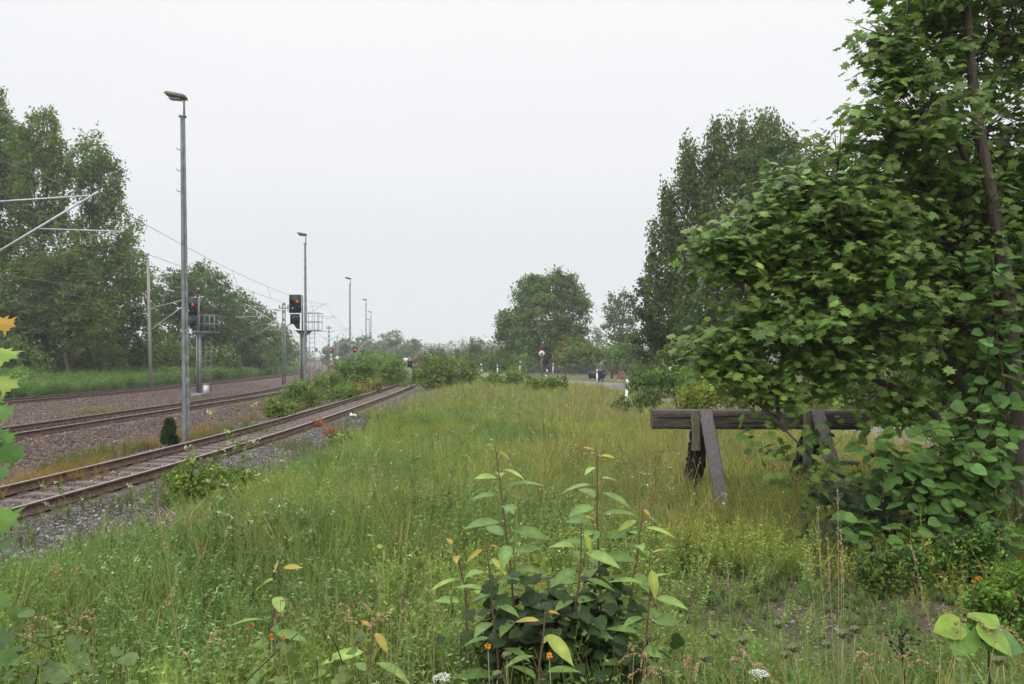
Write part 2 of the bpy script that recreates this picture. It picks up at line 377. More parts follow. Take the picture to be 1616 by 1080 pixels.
# ballast stones
ico = np.array([(1,0,.1),(-.9,.2,0),(.1,1,.05),(0,-.95,-.1),(.1,.05,.75),(-.1,0,-.7),(.6,.6,.5)])
icoF = [(0,6,4),(6,2,4),(2,1,4),(1,3,4),(3,0,4),(0,2,6),(2,0,5),(1,2,5),(3,1,5),(0,3,5)]
def stones(name, label, X, Y, size, base, var):
    n_ = len(X); g = Geo(); P = np.stack([X,Y,gz(X,Y)+size*.15], 1)
    s_ = size*rng.uniform(.45,1.05,(n_,1))*rng.uniform(.6,1.2,(n_,3))
    cc = np.array(base)*np.exp(rng.normal(0,var,(n_,1)))*rng.uniform(.9,1.1,(n_,3))
    g.inst((ico,icoF,None), P, rng.normal(size=(n_,3)), rng.normal(size=(n_,3)), s_, cc)
    return tag(g.build(name, M['stones']), label, 'ballast', kind='stuff')
n_ = 75000; Y_ = 9+46*rng.random(n_)**1.5; U_ = rng.uniform(-2.9,3.9,n_)
k = (np.abs(np.abs(U_)-.7535) > .09) & (rng.random(n_) < np.where(U_>2.6,.45,.9)); k &= ~((np.abs(U_)<1.25)&(rng.random(n_)<.8))
stones('ballast_stone', 'grey crushed stone ballast along the rusty siding', (xs(Y_)+U_)[k], Y_[k], .034, (.1,.095,.086), .55)
n_ = 120000; Y_ = 15+55*rng.random(n_)**1.3; X_ = rng.uniform(0,1,n_)*(xm(Y_)+4.6-(xf(Y_)-3.2))+xf(Y_)-3.2
k = (np.abs(np.abs(X_-xm(Y_))-.7535) > .09)&(np.abs(np.abs(X_-xf(Y_))-.7535) > .09)&(X_ > -0.70*Y_)
stones('ballast_stone', 'reddish brown ballast between the two main tracks', X_[k], Y_[k], .045, (.108,.074,.062), .5)

# ------------------------------------------------------------------ leaf templates
T_leaf = ([(0,0,0),(.5,.27,.06),(1,0,-.05),(.5,-.27,.06)], [(0,1,2,3)], None)
T_card = ([(-.5,0,0),(0,.32,.05),(.5,0,0),(0,-.32,.05)], [(0,1,2,3)], None)
_m = [(0,0),(.10,.10),(-.05,.42),(.20,.33),(.34,.60),(.42,.36),(.52,.34),(.78,.66),(.72,.34),(.86,.28),(.80,.17),(1.05,0)]
_mv = [(x,y,-.22*abs(y)-.12*x*x) for x,y in _m]+[(x,-y,-.22*abs(y)-.12*x*x) for x,y in _m[-2:0:-1]]
T_maple = (_mv, [tuple(range(0,12)), tuple([0]+list(range(11,22)))], None)
_r = [(0,0),(-.12,.18),(-.05,.4),(.2,.52),(.5,.46),(.8,.25),(1.05,0)]
T_round = ([(x,y,-.15*abs(y)-.1*x*x) for x,y in _r]+[(x,-y,-.15*abs(y)-.1*x*x) for x,y in _r[-2:0:-1]], [tuple(range(7)), tuple([0]+list(range(6,12)))], None)
def longleaf():
    xs_=[0,.12,.3,.5,.7,.88,1.0]; ws=[0,.11,.175,.185,.14,.055,0]; V=[]; Fc=[]
    for x,w_ in zip(xs_,ws): V += [(x,w_,.05-.28*x*x+w_*.25),(x,0,.05-.28*x*x),(x,-w_,.05-.28*x*x+w_*.25)]
    for i_ in range(6):
        a_=i_*3; Fc += [(a_,a_+1,a_+4,a_+3),(a_+1,a_+2,a_+5,a_+4)]
    return (V,Fc,[(1,1,1) if i_%3 != 1 else (1.25,1.2,1.1) for i_ in range(len(V))])
T_long = longleaf()

def leafcols(n_, base, v=.22, yel=.25):
    base = np.array(base, float)
    c = base[None,:]*np.exp(rng.normal(0,v,(n_,1)))
    y_ = rng.random((n_,1))**3*yel; c = c*(1-y_)+np.array([base[1]*1.25, base[1]*1.15, base[2]*.8])*y_
    return c

# ------------------------------------------------------------------ trees and bushes
def crown(g, blobs, leaf, base, K=3.0, clump=None, weep=0.0, T=T_card, edge=.62, lv=.2, upright=.0):
    base = np.asarray(base)*np.array([1.5,1.65,1.0])
    """blobs: (x,y,z,rx,ry,rz) ellipsoids; leaves gather in clumps near their surfaces. returns clump centres"""
    cents = []
    for bb in blobs:
        c0 = np.array(bb[:3]); r0 = np.array(bb[3:6]); cl = clump or .22*r0.mean()
        area = PI*r0[0]*r0[2]; nc = max(5, int(5.5*area/(PI*cl*cl)))
        d_ = nrm(rng.normal(size=(nc,3))); rr = rng.uniform(edge,1.06,(nc,1))
        cc = c0+d_*r0*rr
        nl = int(K*area/(leaf*leaf*.32)/nc)+3
        sz = cl*rng.uniform(.5,1.2,(nc,1,1))*np.array([1,1,.75])
        if upright: sz = sz*np.array([.8,.8,1+upright])
        off = rng.normal(size=(nc,nl,3))*.62; off = off/np.maximum(1, np.linalg.norm(off,axis=-1,keepdims=True)/1.35)
        P = (cc[:,None,:]+off*sz)
        if weep: P[...,2] -= (rng.random((nc,nl))**1.5)*weep*np.linalg.norm(d_[:,None,:2],axis=-1)
        out = nrm(off*.7+d_[:,None,:]*.5+np.array([0,0,.55])+rng.normal(size=off.shape)*.45)
        X_ = rng.normal(size=off.shape)+d_[:,None,:]*.4; X_[...,2] -= .25+weep*.5
        cb = base*np.exp(rng.normal(0,.16,(nc,1,1)))*(1+rng.normal(0,.05,(nc,1,3)))
        cA = cb*np.exp(rng.normal(0,lv,(nc,nl,1)))
        yy = (rng.random((nc,nl,1))**4)*.5; cA = cA*(1-yy)+cA*np.array([1.9,1.45,.9])*yy
        g.inst(T, P.reshape(-1,3), X_.reshape(-1,3), out.reshape(-1,3), (leaf*rng.uniform(.6,1.35,P.shape[:2])).ravel(), cA.reshape(-1,3))
        cents.append((c0,r0,cc))
    return cents
def limbs(g, base, top, r, cents, n_tw=10, tr=.25, lean=(0,0)):
    base = np.array(base, float); top = np.array(top, float)
    s_ = np.linspace(0,1,14)[:,None]; tp = base*(1-s_)+top*s_; wob = np.cumsum(rng.normal(0,.018*np.linalg.norm(top-base),(14,3)),0)*s_*.6; wob[:,2]=0; tp = tp+wob
    tp[0] = base; g.tube(tp, r*(1-.88*s_[:,0])*(1+.5*np.exp(-s_[:,0]*25)), 8)
    for c0,r0,cc in cents:
        k_ = int(np.clip(rng.uniform(.25,.6)*13, 2, 11)); 
        h_ = (c0[2]-base[2])/(top[2]-base[2]); k_ = int(np.clip((h_-.22)*13, 2, 11)); p0 = tp[k_]
        m_ = 7; q = np.linspace(0,1,m_)[:,None]; path = p0*(1-q)+c0*q; path[:,2] -= np.sin(q[:,0]*PI)*np.linalg.norm(c0-p0)*.08; path += rng.normal(0,.02*np.linalg.norm(c0-p0)+.01,path.shape)*np.sin(q*PI)
        rb = r*(1-.85*k_/13)*.55; g.tube(path, rb*(1-.7*q[:,0]), 6)
        for c1 in cc[rng.permutation(len(cc))[:n_tw]]:
            a_ = path[rng.integers(2,m_)]; q2 = np.linspace(0,1,5)[:,None]; p2 = a_*(1-q2)+c1*q2+rng.normal(0,.03*np.linalg.norm(c1-a_),(5,3))*np.sin(q2*PI)
            g.tube(p2, rb*tr*(1-.8*q2[:,0])+.004, 4, cap=False)
def pxblobs(lst, Y, dy=.75, squash=1.0):
    out = []
    for q in lst:
        px,py,r = q[:3]; rz = q[3] if len(q) > 3 else r
        p = W(px,py,Y); R = r*Y/F; out.append((p[0], p[1]+rng.uniform(-.35,.35)*R, p[2], R, R*dy, rz*Y/F))
    return out
def tree(name, label, cat, lst, Y, base_px, leafpx, col, group=None, K=4.2, r=.2, top=None, clumppx=13, weep=0, n_tw=10, mat_='leaf', upright=0., edge=.62, T=T_card, lean_y=0, dy=.75, lv=.2):
    bl = pxblobs(lst, Y, dy); x0 = (base_px-HX)/F*Y; z0 = gzf(x0, Y)-.05
    root = thing(name, label, cat, (x0, Y, z0), group)
    g = Geo(); ce = crown(g, bl, leafpx*Y/F, np.array(col), K=K, clump=clumppx*Y/F, weep=weep, upright=upright, edge=edge, T=T, lv=lv)
    g.build('crown', M[mat_], root)
    g = Geo()
    hi = max(bl, key=lambda q: q[2]+q[5]*.5); tp = (hi[0], hi[1], hi[2]+hi[5]*.55) if top is None else W(*top, Y)
    limbs(g, (x0,Y,z0), tp, r, ce, n_tw=n_tw); g.build('trunk', M['bark'], root, smooth=True)
    return root
def bush(name, label, cat, lst, Y, leafpx, col, group=None, K=3.0, clumppx=9, n_st=2, upright=.4, T=T_card, mat_='leaf', lv=.25, edge=.35):
    bl = pxblobs(lst, Y, .8); x0 = np.mean([q[0] for q in bl]); z0 = gzf(x0, Y)-.03
    for q in list(bl):                       # foliage down to the ground
        zl = q[2]-q[5]*.5
        if zl > z0+.15 and zl-z0 < 4: bl.append((q[0],q[1],(z0+q[2])/2,q[3]*.92,q[4]*.92,max((q[2]-z0)/2,.12)))
    root = thing(name, label, cat, (x0, Y, z0), group)
    g = Geo(); ce = crown(g, bl, leafpx*Y/F, np.array(col), K=K, clump=clumppx*Y/F, edge=edge, upright=upright, T=T, lv=lv)
    # sprays sticking out of the top
    for q in bl:
        for _ in range(5):
            a_ = rng.uniform(-1,1); p = np.array([q[0]+q[3]*a_, q[1]+rng.uniform(-.5,.5)*q[4], q[2]+q[5]*math.sqrt(max(0,1-a_*a_))*.8]); hgt = q[5]*rng.uniform(.15,.5)
            m_ = 16; tt = rng.random(m_)[:,None]; P = p+np.array([rng.uniform(-.2,.2)*hgt,0,hgt])*tt+rng.normal(0,leafpx*Y/F*.4,(m_,3))
            g.inst(T, P, rng.normal(size=(m_,3))+[0,0,.6], rng.normal(size=(m_,3))+[0,0,.3], leafpx*Y/F*rng.uniform(.5,1,m_), np.array(col)*np.exp(rng.normal(0.05,.2,(m_,1))))
    g.build('foliage', M[mat_], root)
    g = Geo()
    for c0,r0,cc in ce:
        for c1 in cc[rng.permutation(len(cc))[:n_st]]:
            b0 = np.array([c0[0]+rng.normal()*r0[0]*.15, c0[1], gzf(c0[0],c0[1])]); q2 = np.linspace(0,1,6)[:,None]
            g.tube(b0*(1-q2)+c1*q2+np.array([0,0,.15])*np.sin(q2*PI)*r0[2], .012+.02*r0[0]*(1-.8*q2[:,0])*.5, 4, cap=False)
    g.build('stem', M['twig'], root)
    return root

G_POP = (.075,.105,.04); G_DK = (.055,.082,.03)
TL = 'trees along the far side of the railway'
tree('poplar_tree','tallest tree at the left edge, cut by the picture edge, airy tip','tree', [(-55,200,56,100),(-20,330,70,110),(-15,470,80,90),(-12,185,20,66),(18,260,32,66),(-25,250,50,90)], 64, -30, 4.6, G_POP, TL, r=.35, clumppx=12, upright=.5)
tree('poplar_tree','airy tall tree with feathery pointed top behind the slanting catenary tubes','tree', [(68,215,26,50),(92,262,26,44),(45,240,20,44),(62,300,45,75),(75,400,62,80),(50,470,60,70),(95,500,45,60)], 62, 70, 4.6, G_POP, TL, r=.3, clumppx=10, upright=.5)
tree('poplar_tree','tall airy tree with sparse top just left of the first lamp mast','tree', [(142,245,25,42),(122,262,14,36),(175,285,20,36),(160,300,38,55),(165,370,50,60),(185,430,48,55),(150,470,60,60)], 66, 150, 4.6, G_POP, TL, r=.3, clumppx=10, K=3.0, upright=.5)
tree('broadleaf_tree','dark tree with thin leaning trunk bare below, behind the far track','tree', [(105,490,40,50),(130,520,45,50),(95,440,50,50)], 60, 110, 4.6, (.058,.078,.03), TL, r=.22, top=(92,470), clumppx=11)
tree('broadleaf_tree','dark broad tree with gaps of sky beside the tall concrete mast','tree', [(205,430,32,40),(215,470,30,30),(185,500,40,45),(170,540,35,40),(225,525,22,40)], 70, 180, 4.6, G_DK, TL, r=.25, clumppx=9, K=3)
tree('broadleaf_tree','low dark tree at the left edge in front of the poplars','tree', [(20,520,55,60),(-20,530,50,70),(55,545,35,40)], 60, 20, 4.8, (.05,.075,.035), TL, r=.2, clumppx=11)
for i_,(lst,Y,bx,lb) in enumerate([
    ([(270,468,32,44),(258,520,26,50),(290,455,26,26),(265,560,30,30)], 84, 268, 'rounded dark tree just right of the tall concrete mast'),
    ([(320,462,38,46),(345,500,36,44),(305,530,38,44),(330,560,38,30)], 90, 320, 'rounded dark tree behind the first signal platform'),
    ([(372,490,28,34),(380,530,32,40),(355,545,30,36)], 98, 370, 'rounded dark tree behind the thin mast with the crossbar'),
    ([(408,510,22,30),(415,545,26,34),(425,560,22,24)], 112, 410, 'dark tree sloping down left of the second signal'),
    ([(440,530,14,22),(448,555,16,22)], 135, 442, 'small dark tree at the low end of the left tree row'),
    ([(462,552,10,14),(475,562,9,10)], 190, 465, 'hazy little tree farthest along the left side of the tracks')]):
    tree('broadleaf_tree', lb, 'tree', lst, Y, bx, 4.2, (.05,.078,.032), TL, r=.22, clumppx=8, K=4.5, n_tw=5)
TU = 'undergrowth along the foot of the left trees'
for lst,Y,col_,lb in [
    ([(10,560,40,34),(-30,560,30,40),(45,575,30,26)], 56, (.06,.09,.035), 'dark undergrowth at the left edge of the picture under the trees'),
    ([(40,605,34,14),(20,600,30,16)], 50, (.09,.15,.05), 'bright grassy shrub low at the left edge beyond the tracks'),
    ([(130,560,40,36),(165,570,36,30),(100,575,24,22)], 66, (.075,.095,.035), 'olive undergrowth around the thin leaning trunk'),
    ([(200,565,34,34),(228,570,24,30)], 72, (.07,.09,.035), 'olive undergrowth left of the tall concrete mast'),
    ([(262,565,30,34),(290,572,28,26)], 78, (.07,.1,.035), 'undergrowth between the concrete mast and the nearest lamp mast'),
    ([(325,568,30,30),(355,572,30,26)], 86, (.065,.095,.035), 'undergrowth behind the half hidden signal'),
    ([(385,568,26,26),(412,572,24,20)], 100, (.06,.09,.035), 'undergrowth below the sloping dark tree'),
    ([(436,574,14,14),(452,576,12,10)], 130, (.065,.1,.04), 'low undergrowth at the right end of the left tree row')]:
    bush('undergrowth', lb, 'bush', lst, Y, 4.4, col_, TU, clumppx=7, K=3.5)
TF = 'hazy trees far along the tracks'
for lst,Y,bx,lb in [
    ([(488,566,8,9),(496,570,6,6)], 330, 490, 'palest tree in the fog where the tracks vanish'),
    ([(513,562,8,14),(521,555,9,14)], 210, 516, 'hazy tree right of the vanishing tracks behind the small masts'),
    ([(538,552,14,16),(548,546,11,14),(550,562,16,12)], 220, 542, 'hazy tree behind the third lamp mast'),
    ([(572,548,14,18),(580,542,7,14),(590,556,14,12)], 230, 576, 'hazy pointed tree behind the close pair of far lamps'),
    ([(608,540,12,16),(622,534,12,14),(617,555,20,14)], 240, 615, 'hazy two peaked tree left of the low round one'),
    ([(652,548,14,14),(640,555,14,10)], 235, 650, 'low round hazy tree above the end of the siding')]:
    tree('distant_tree', lb, 'tree', lst, Y, bx, 3.4, (.05,.075,.038), TF, r=.25, clumppx=5, K=3, n_tw=3)
# right of the meadow
tree('broadleaf_tree','large domed tree with pointed crown standing alone in the middle distance','tree',
     [(845,470,36,34),(880,455,26,28),(897,450,13,24),(862,500,50,44),(812,510,26,28),(905,500,26,44),(850,540,52,30),(795,520,14,18),(895,545,34,28),(840,448,20,14),(820,556,30,24),(870,570,46,18),(912,558,24,22)], 100, 862, 4.2, (.062,.09,.036), None, r=.45, clumppx=10, K=6.5)
tree('broadleaf_tree','slim tree with sky showing through, right of the domed tree','tree',[(968,490,14,24),(985,485,18,26),(975,520,22,30),(992,530,20,30)], 112, 975, 4.0, (.048,.07,.034), None, r=.22, clumppx=8, K=2.6)
tree('broadleaf_tree','very pale hazy tree in the gap behind the fence bushes','tree',[(942,528,7,12),(950,536,8,10)], 230, 945, 3.4, (.05,.075,.038), None, r=.25, clumppx=5, K=3, n_tw=3)
TR = 'large trees on the right beyond the road'
tree('weeping_birch','tall weeping birch with hanging twigs and ragged top','tree',
     [(1100,262,32,40),(1150,235,45,42),(1085,330,42,55),(1150,330,60,80),(1065,410,38,60),(1110,450,60,70),(1210,225,45,36),(1082,238,12,24),(1132,208,16,20),(1165,192,18,16),(1205,188,22,18),(1052,300,12,26),(1038,365,14,22),(1030,420,12,24)], 46, 1120, 5.2, (.058,.078,.035), TR, r=.32, clumppx=11, weep=2.2, K=5.0, upright=.8)
tree('broadleaf_tree','dark round leaved tree at the left foot of the birch','tree',[(1020,480,20,26),(1045,500,34,44),(1015,450,14,14),(1030,545,34,32),(1075,540,40,40)], 50, 1040, 5.2, (.036,.052,.026), TR, r=.22, clumppx=10, K=4.5)
tree('broadleaf_tree','dark tree between the birch and the maple top','tree',[(1195,290,50,60),(1170,400,70,70),(1130,500,70,60),(1240,250,36,36),(1230,350,60,70)], 42, 1190, 5.4, (.042,.062,.028), TR, r=.3, clumppx=12)
tree('broadleaf_tree','dark tree mostly hidden behind the maple','tree',[(1330,300,80,80),(1300,420,90,80),(1270,520,80,60),(1390,480,90,80)], 36, 1330, 6, (.045,.065,.028), TR, r=.3, clumppx=14)
tree('broadleaf_tree','dark tree behind the maple at the right picture edge','tree',[(1480,330,80,80),(1560,430,90,90),(1480,520,80,60),(1600,540,70,50)], 34, 1530, 6, (.045,.065,.028), TR, r=.3, clumppx=14)
tree('shrubby_tree','olive green lower tree under the birch beside the undergrowth','tree',[(1090,560,44,40),(1060,575,34,28),(1130,575,40,34)], 41, 1090, 5.2, (.062,.08,.03), TR, r=.14, clumppx=10)
TB = 'garden bushes behind the wire fence'
for lst,Y,col_,lb in [
    ([(915,552,26,22),(935,560,22,18),(895,565,20,16),(925,575,34,14)], 90, (.085,.11,.045), 'domed grey green bush right behind the fence, left of the person'),
    ([(888,548,12,16),(882,566,12,14)], 96, (.12,.11,.035), 'yellowing bush left of the domed bush behind the fence'),
    ([(985,555,20,20),(975,570,20,16),(1000,565,18,18)], 86, (.065,.11,.035), 'bright green bush right of the person'),
    ([(845,560,22,18),(835,572,22,12),(868,566,14,16)], 98, (.062,.09,.035), 'mid green bush behind the round red sign'),
    ([(800,566,22,16),(785,560,12,14),(812,574,20,10)], 110, (.055,.08,.034), 'dark green bush between the two road signs'),
    ([(752,552,14,18),(762,560,18,14),(745,566,18,12)], 120, (.062,.088,.04), 'pale green bush left of the square sign'),
    ([(728,562,14,10),(712,568,16,10)], 125, (.062,.088,.04), 'low bush on the skyline left of the square sign'),
    ([(690,562,18,10),(668,566,16,9)], 125, (.06,.088,.04), 'low bush on the skyline above the dark box post'),
    ([(775,570,20,16),(790,575,22,12)], 104, (.075,.105,.04), 'rounded bush behind the tallest delineator post'),
    ([(820,572,20,14),(832,578,18,10)], 92, (.08,.11,.038), 'rounded bush left of the round red sign'),
    ([(955,562,16,16),(945,570,14,12)], 92, (.075,.11,.038), 'green bush directly behind the person'),
    ([(1022,575,18,16),(1010,580,16,12)], 74, (.075,.11,.036), 'green bush right of the reddish post'),
    ]:
    bush('garden_bush', lb, 'bush', lst, Y, 3.4, col_, TB, clumppx=6, K=3)
TM = 'bushes between the siding and the main tracks'
g_b = (.1,.15,.05)
for lst,Y,col_,lb in [
    ([(648,594,12,10),(662,598,10,8)], 66, (.12,.17,.05), 'low bush where the siding disappears'),
    ([(610,578,26,22),(630,585,18,20),(590,572,16,16)], 62, g_b, 'tall bright green bush left of the end of the siding'),
    ([(560,588,28,22),(578,575,22,20),(540,580,18,14)], 56, (.085,.13,.045), 'bright green bush in the middle of the strip by the siding'),
    ([(520,600,24,18),(505,612,22,14)], 50, (.1,.14,.05), 'bright green bush near the foot of the second signal'),
    ([(470,612,20,16),(485,622,26,14),(452,628,18,12)], 38, (.09,.13,.045), 'leafy bush in front of the foot of the signal'),
    ([(430,640,18,12),(450,642,22,10)], 30, (.1,.13,.045), 'lowest nearest bush of the strip left of the siding'),
    ([(560,612,20,9),(590,608,16,8)], 50, (.15,.13,.045), 'yellowish bush low beside the siding rail'),
    ([(545,616,30,9),(515,628,28,8)], 42, (.075,.11,.035), 'low dark green bush hugging the siding rail'),
    ]:
    bush('trackside_bush', lb, 'bush', lst, Y, 3.4, col_, TM, clumppx=6, K=3)
TG = 'bushes between the meadow and the road'
for lst,Y,col_,lb in [
    ([(690,580,20,20),(672,588,16,16),(706,588,18,16)], 54, (.085,.115,.04), 'dark green bush just right of the dark box post'),
    ([(728,582,20,16),(745,590,20,14)], 56, (.09,.12,.04), 'green bush left of the tallest delineator posts'),
    ([(790,596,24,10),(815,592,22,12),(770,600,20,8)], 52, (.1,.145,.042), 'light green bush below the row of delineator posts'),
    ([(850,602,22,8),(880,604,18,8)], 44, (.09,.125,.042), 'low bush in front of the round red sign'),
    ([(1000,636,22,12),(1025,630,22,12),(980,642,18,9)], 27, (.045,.075,.035), 'dark green bramble bush left of the timber barrier'),
    ([(1040,590,26,14),(1020,600,24,14),(1065,598,30,18),(1000,600,14,9)], 37, (.07,.115,.04), 'bramble bush right of the striped delineator post'),
    ([(1100,592,34,20),(1130,600,36,22)], 34, (.08,.125,.042), 'bramble bush beneath the birch'),
    ([(1085,630,28,16),(1120,622,34,20),(1160,625,40,20)], 18.5, (.13,.14,.04), 'yellow green bush behind the left end of the timber barrier'),
    ([(1230,640,50,24),(1290,632,50,28)], 21, (.1,.125,.04), 'yellow green bush behind the middle of the timber barrier'),
    ([(1400,610,60,40),(1480,600,60,40),(1340,600,50,40)], 24, (.06,.085,.034), 'dark bush across the road behind the maple'),
    ([(1560,590,50,40),(1620,590,50,50)], 24, (.06,.085,.034), 'dark bush across the road at the right picture edge'),
    ]:
    bush('roadside_bush', lb, 'bush', lst, Y, 4.2, col_, TG, clumppx=7, K=2.8)
# wooded horizon
g = Geo(); n_ = 1
ang = np.linspace(-.62,.62,90); bl = []
for a_ in ang:
    R = rng.uniform(430,560); bl.append((math.tan(a_)*R, R, 2.5+rng.uniform(-1,2), 14, 8, rng.uniform(5,8.5)))
crown(g, [q for q in bl if abs(q[0]/q[1]+.25) > .03], 1.6, np.array((.05,.07,.04)), K=1.6, clump=3)
tag(g.build('far_wood', M['leaf']), 'faint hazy wood along the far horizon', 'wood', kind='stuff')

# ------------------------------------------------------------------ lamp masts
def lamp_mast(X, Y, label, lean=0.0, H=9.2, rot=0.0):
    z0 = gzf(X, Y)-.05; top = 9.42-z0
    r = thing('lamp_mast', label, 'lamp mast', (X, Y, z0), 'lamp masts along the siding')
    g = Geo()                                   # two channels with battens between, tapering
    R = Rz(.18)
    hh = top-.55; w0, w1 = .10, .055
    for s_ in (-1,1):
        n0 = 24; zz = np.linspace(0, hh, n0)
        for a_, b_ in zip(zz[:-1], zz[1:]):
            wa = w0+(w1-w0)*a_/hh; wb = w0+(w1-w0)*b_/hh
            Vv = []
            for z_, w_ in ((a_,wa),(b_,wb)):
                fl_ = (w_*.62 if s_<0 else .018); cx_ = (-w_+fl_ if s_<0 else w_-.018)
                for dx_, dy_ in ((-fl_,-.05),(fl_,-.05),(fl_,.05),(-fl_,.05)): Vv.append(R@np.array([cx_+dx_, dy_, z_]))
            g.add(np.array(Vv)+[X,Y,z0], [0,1,5,4,1,2,6,5,2,3,7,6,3,0,4,7], [4]*4)
    g.build('mast', M['galv'], r)
    for j, z_ in enumerate(np.arange(.5, hh, .62)):
        w_ = w0+(w1-w0)*z_/hh
        g = Geo(); g.box(np.array([X,Y,z0+z_])+R@[w_*.6,0,0], (w_*.9,.08,.3), R); g.build('batten', M['steel'], r)
    g = Geo(); g.box((X,Y,z0+hh+.01), (2*w1+.08,.11,.06), R); g.tube([(X+.04,Y,z0+hh),(X+.045,Y,z0+top-.03)], .032, 8); g.build('head_pole', M['steel'], r)
    g = Geo(); pr = [(0.1,.02),(.1,.1),(.02,.13),(-.42,.16),(-.5,.11),(-.4,.05)]
    g.prism(pr, -.13, .13, Rz(.12)@Ry(.1), (X+.0,Y,z0+top-.06)); hd = g.build('lamp_head', M['lamphead'], r)
    g = Geo(); g.box(np.array([X,Y,z0+top-.06])+Ry(.1)@np.array([-.2,0,-.0]), (.32,.19,.05), Ry(.1)); g.build('lens', M['lens'], hd)
    g = Geo()
    for z_ in (.9,1.5,2.1):
        zz = z0+top-.6-z_; g.tube([(X-.08,Y,zz),(X-.15,Y-.02,zz+.01),(X-.19,Y-.02,zz+.07)], .012, 5)
    g.build('step_hook', M['steel'], r)
    r.rotation_euler.y = lean
    return r
for X,Y,lb,ln in [
    (-9.33, 22.0, 'nearest and tallest grey steel lamp mast beside the small conifer', -.011),
    (-12.55, 46.8, 'second grey lamp mast just right of the big railway signal', -.006),
    (-15.4, 73.0, 'third grey lamp mast, rising out of the bushes', 0),
    (-19.1, 100.5, 'fourth lamp mast, left one of the far close pair', 0),
    (-23.5, 128, 'fifth lamp mast, right one of the far close pair', 0),
    (-28.6, 154, 'sixth lamp mast, lower lamp behind the far close pair', 0),
    (-42.7, 219, 'farthest and smallest pale lamp mast in the haze', 0)]:
    lamp_mast(X, Y, lb, ln)

# ------------------------------------------------------------------ catenary masts, cantilevers
def cant(g_parts, root, base, tip_m, tip_c, sgn, zt, zb, X, Y):
    """a cantilever from the mast at X,Y to messenger tip and contact wire end"""
    o = Geo(); xa = X+sgn*.2
    o.tube([(xa,Y,zt),(tip_m[0]-sgn*.15,Y,tip_m[1]-.02)], .024, 6)          # top tube
    o.tube([(xa,Y,zb),(tip_m[0]+sgn*.12,Y,tip_m[1]+.1)], .033, 6)           # slanting tube
    k_ = (tip_c[1]+.25-zb)/(tip_m[1]-zb); xk = xa+(tip_m[0]-xa)*k_
    o.tube([(xk,Y,tip_c[1]+.25),(tip_c[0]+sgn*.25,Y,tip_c[1]+.16)], .02, 6)  # registration tube
    o.tube([(tip_c[0]+sgn*.2,Y,tip_c[1]+.15),(tip_c[0]-sgn*.75,Y,tip_c[1]+.02)], .013, 5)  # steady arm
    c = o.build('cantilever', M['tube'], root, smooth=True)
    for z_ in (zt, zb):
        q = Geo(); a_ = np.array([xa,Y,z_]); b_ = (np.array([tip_m[0],Y,tip_m[1]])-a_); b_ = b_/np.linalg.norm(b_)
        for j in range(5): q.tube([a_+b_*(.25+.09*j), a_+b_*(.29+.09*j)], .075, 8)
        q.tube([a_+b_*.12, a_+b_*.75], .03, 6)
        q.build('insulator', M['concrete'], c)
def cmast(X, Y, ztop, label, kind, arms, lean=0, r0=.17):
    z0 = gzf(X,Y)-.1
    r = thing('catenary_mast', label, 'catenary mast', (X,Y,z0), 'catenary masts')
    g = Geo()
    if kind == 'concrete': g.tube(np.array([(X,Y,z0),(X,Y,z0+(ztop-z0)*.5),(X,Y,ztop)]), [r0,r0*.8,r0*.6], 12)
    else:
        for s_ in (-1,1): g.box((X+s_*.11,Y,(z0+ztop)/2), (.06,.2,ztop-z0))
        for z_ in np.arange(z0+.4, ztop, .7): g.box((X,Y,z_), (.17,.015,.25))
    g.build('pole', M['concrete' if kind=='concrete' else 'steel'], r, smooth=(kind=='concrete'))
    for sgn, tm, tcn_, zt, zb in arms: cant(None, r, None, tm, tcn_, sgn, zt, zb, X, Y)
    g = Geo(); g.box((X,Y,ztop-.4), (.9,.09,.09)); 
    for s_ in (-1,1): g.tube([(X+s_*.38,Y,ztop-.36),(X+s_*.38,Y,ztop-.12)], .06, 8)
    if kind != 'concrete': g.build('crossbar', M['steel'], r)
    r.rotation_euler.y = lean
    return r
MW = 6.75; CW = 5.35
def xm_(y): return float(xm(y))
def xf_(y): return float(xf(y))
# mast outside the frame on the left whose arm reaches in
cmast(-17.8, 24, 7.9, 'catenary mast standing outside the left picture edge, its pale slanting tubes reaching into view', 'steel', [(1, (-13.05,7.05), (-12.4,5.75), 6.75, 4.35)])
cmast(-28.2, 60, 9.6, 'tall pale concrete catenary mast left of the first lamp mast', 'concrete', [(1, (-24.6,6.55), (-24.9,5.45), 5.8, 4.15)], lean=.0-.024, r0=.15)
cmast(-20.5, 69, 6.75, 'grey catenary mast left of the big signal with arms to both sides', 'steel', [(1, (-16.8,6.7), (-16.0,5.4), 6.1, 4.7), (-1, (-23.9,6.65), (-24.6,5.4), 6.1, 4.75)])
cmast(-35.0, 103, 7.2, 'thin catenary mast with short crossbar in front of the left trees', 'concrete', [(1, (-31.4,6.7),(-31.0,5.4),6.0,4.7)], r0=.15)
cmast(-42.3, 139, 8.0, 'thin mast just left of the double armed catenary mast', 'concrete', [(1, (-38.5,6.7),(-38,5.4),6.0,4.7)], r0=.15)
cmast(-29.8, 125, 7.0, 'dark catenary mast with V shaped arms near the vanishing point', 'steel', [(1, (-26.2,6.7),(-25.9,5.4),6.0,4.7), (-1, (-33.2,6.7),(-33,5.4),6.0,4.7)])
cmast(-45.5, 200, 7.4, 'small dark far mast right of the V armed mast', 'steel', [(1, (-42.8,6.7),(-42.5,5.4),6.0,4.7)])
cmast(-64.7, 280, 7.5, 'smallest dark mast of the row, nearly at the horizon', 'steel', [(1, (-62,6.7),(-62,5.4),6.0,4.7)])
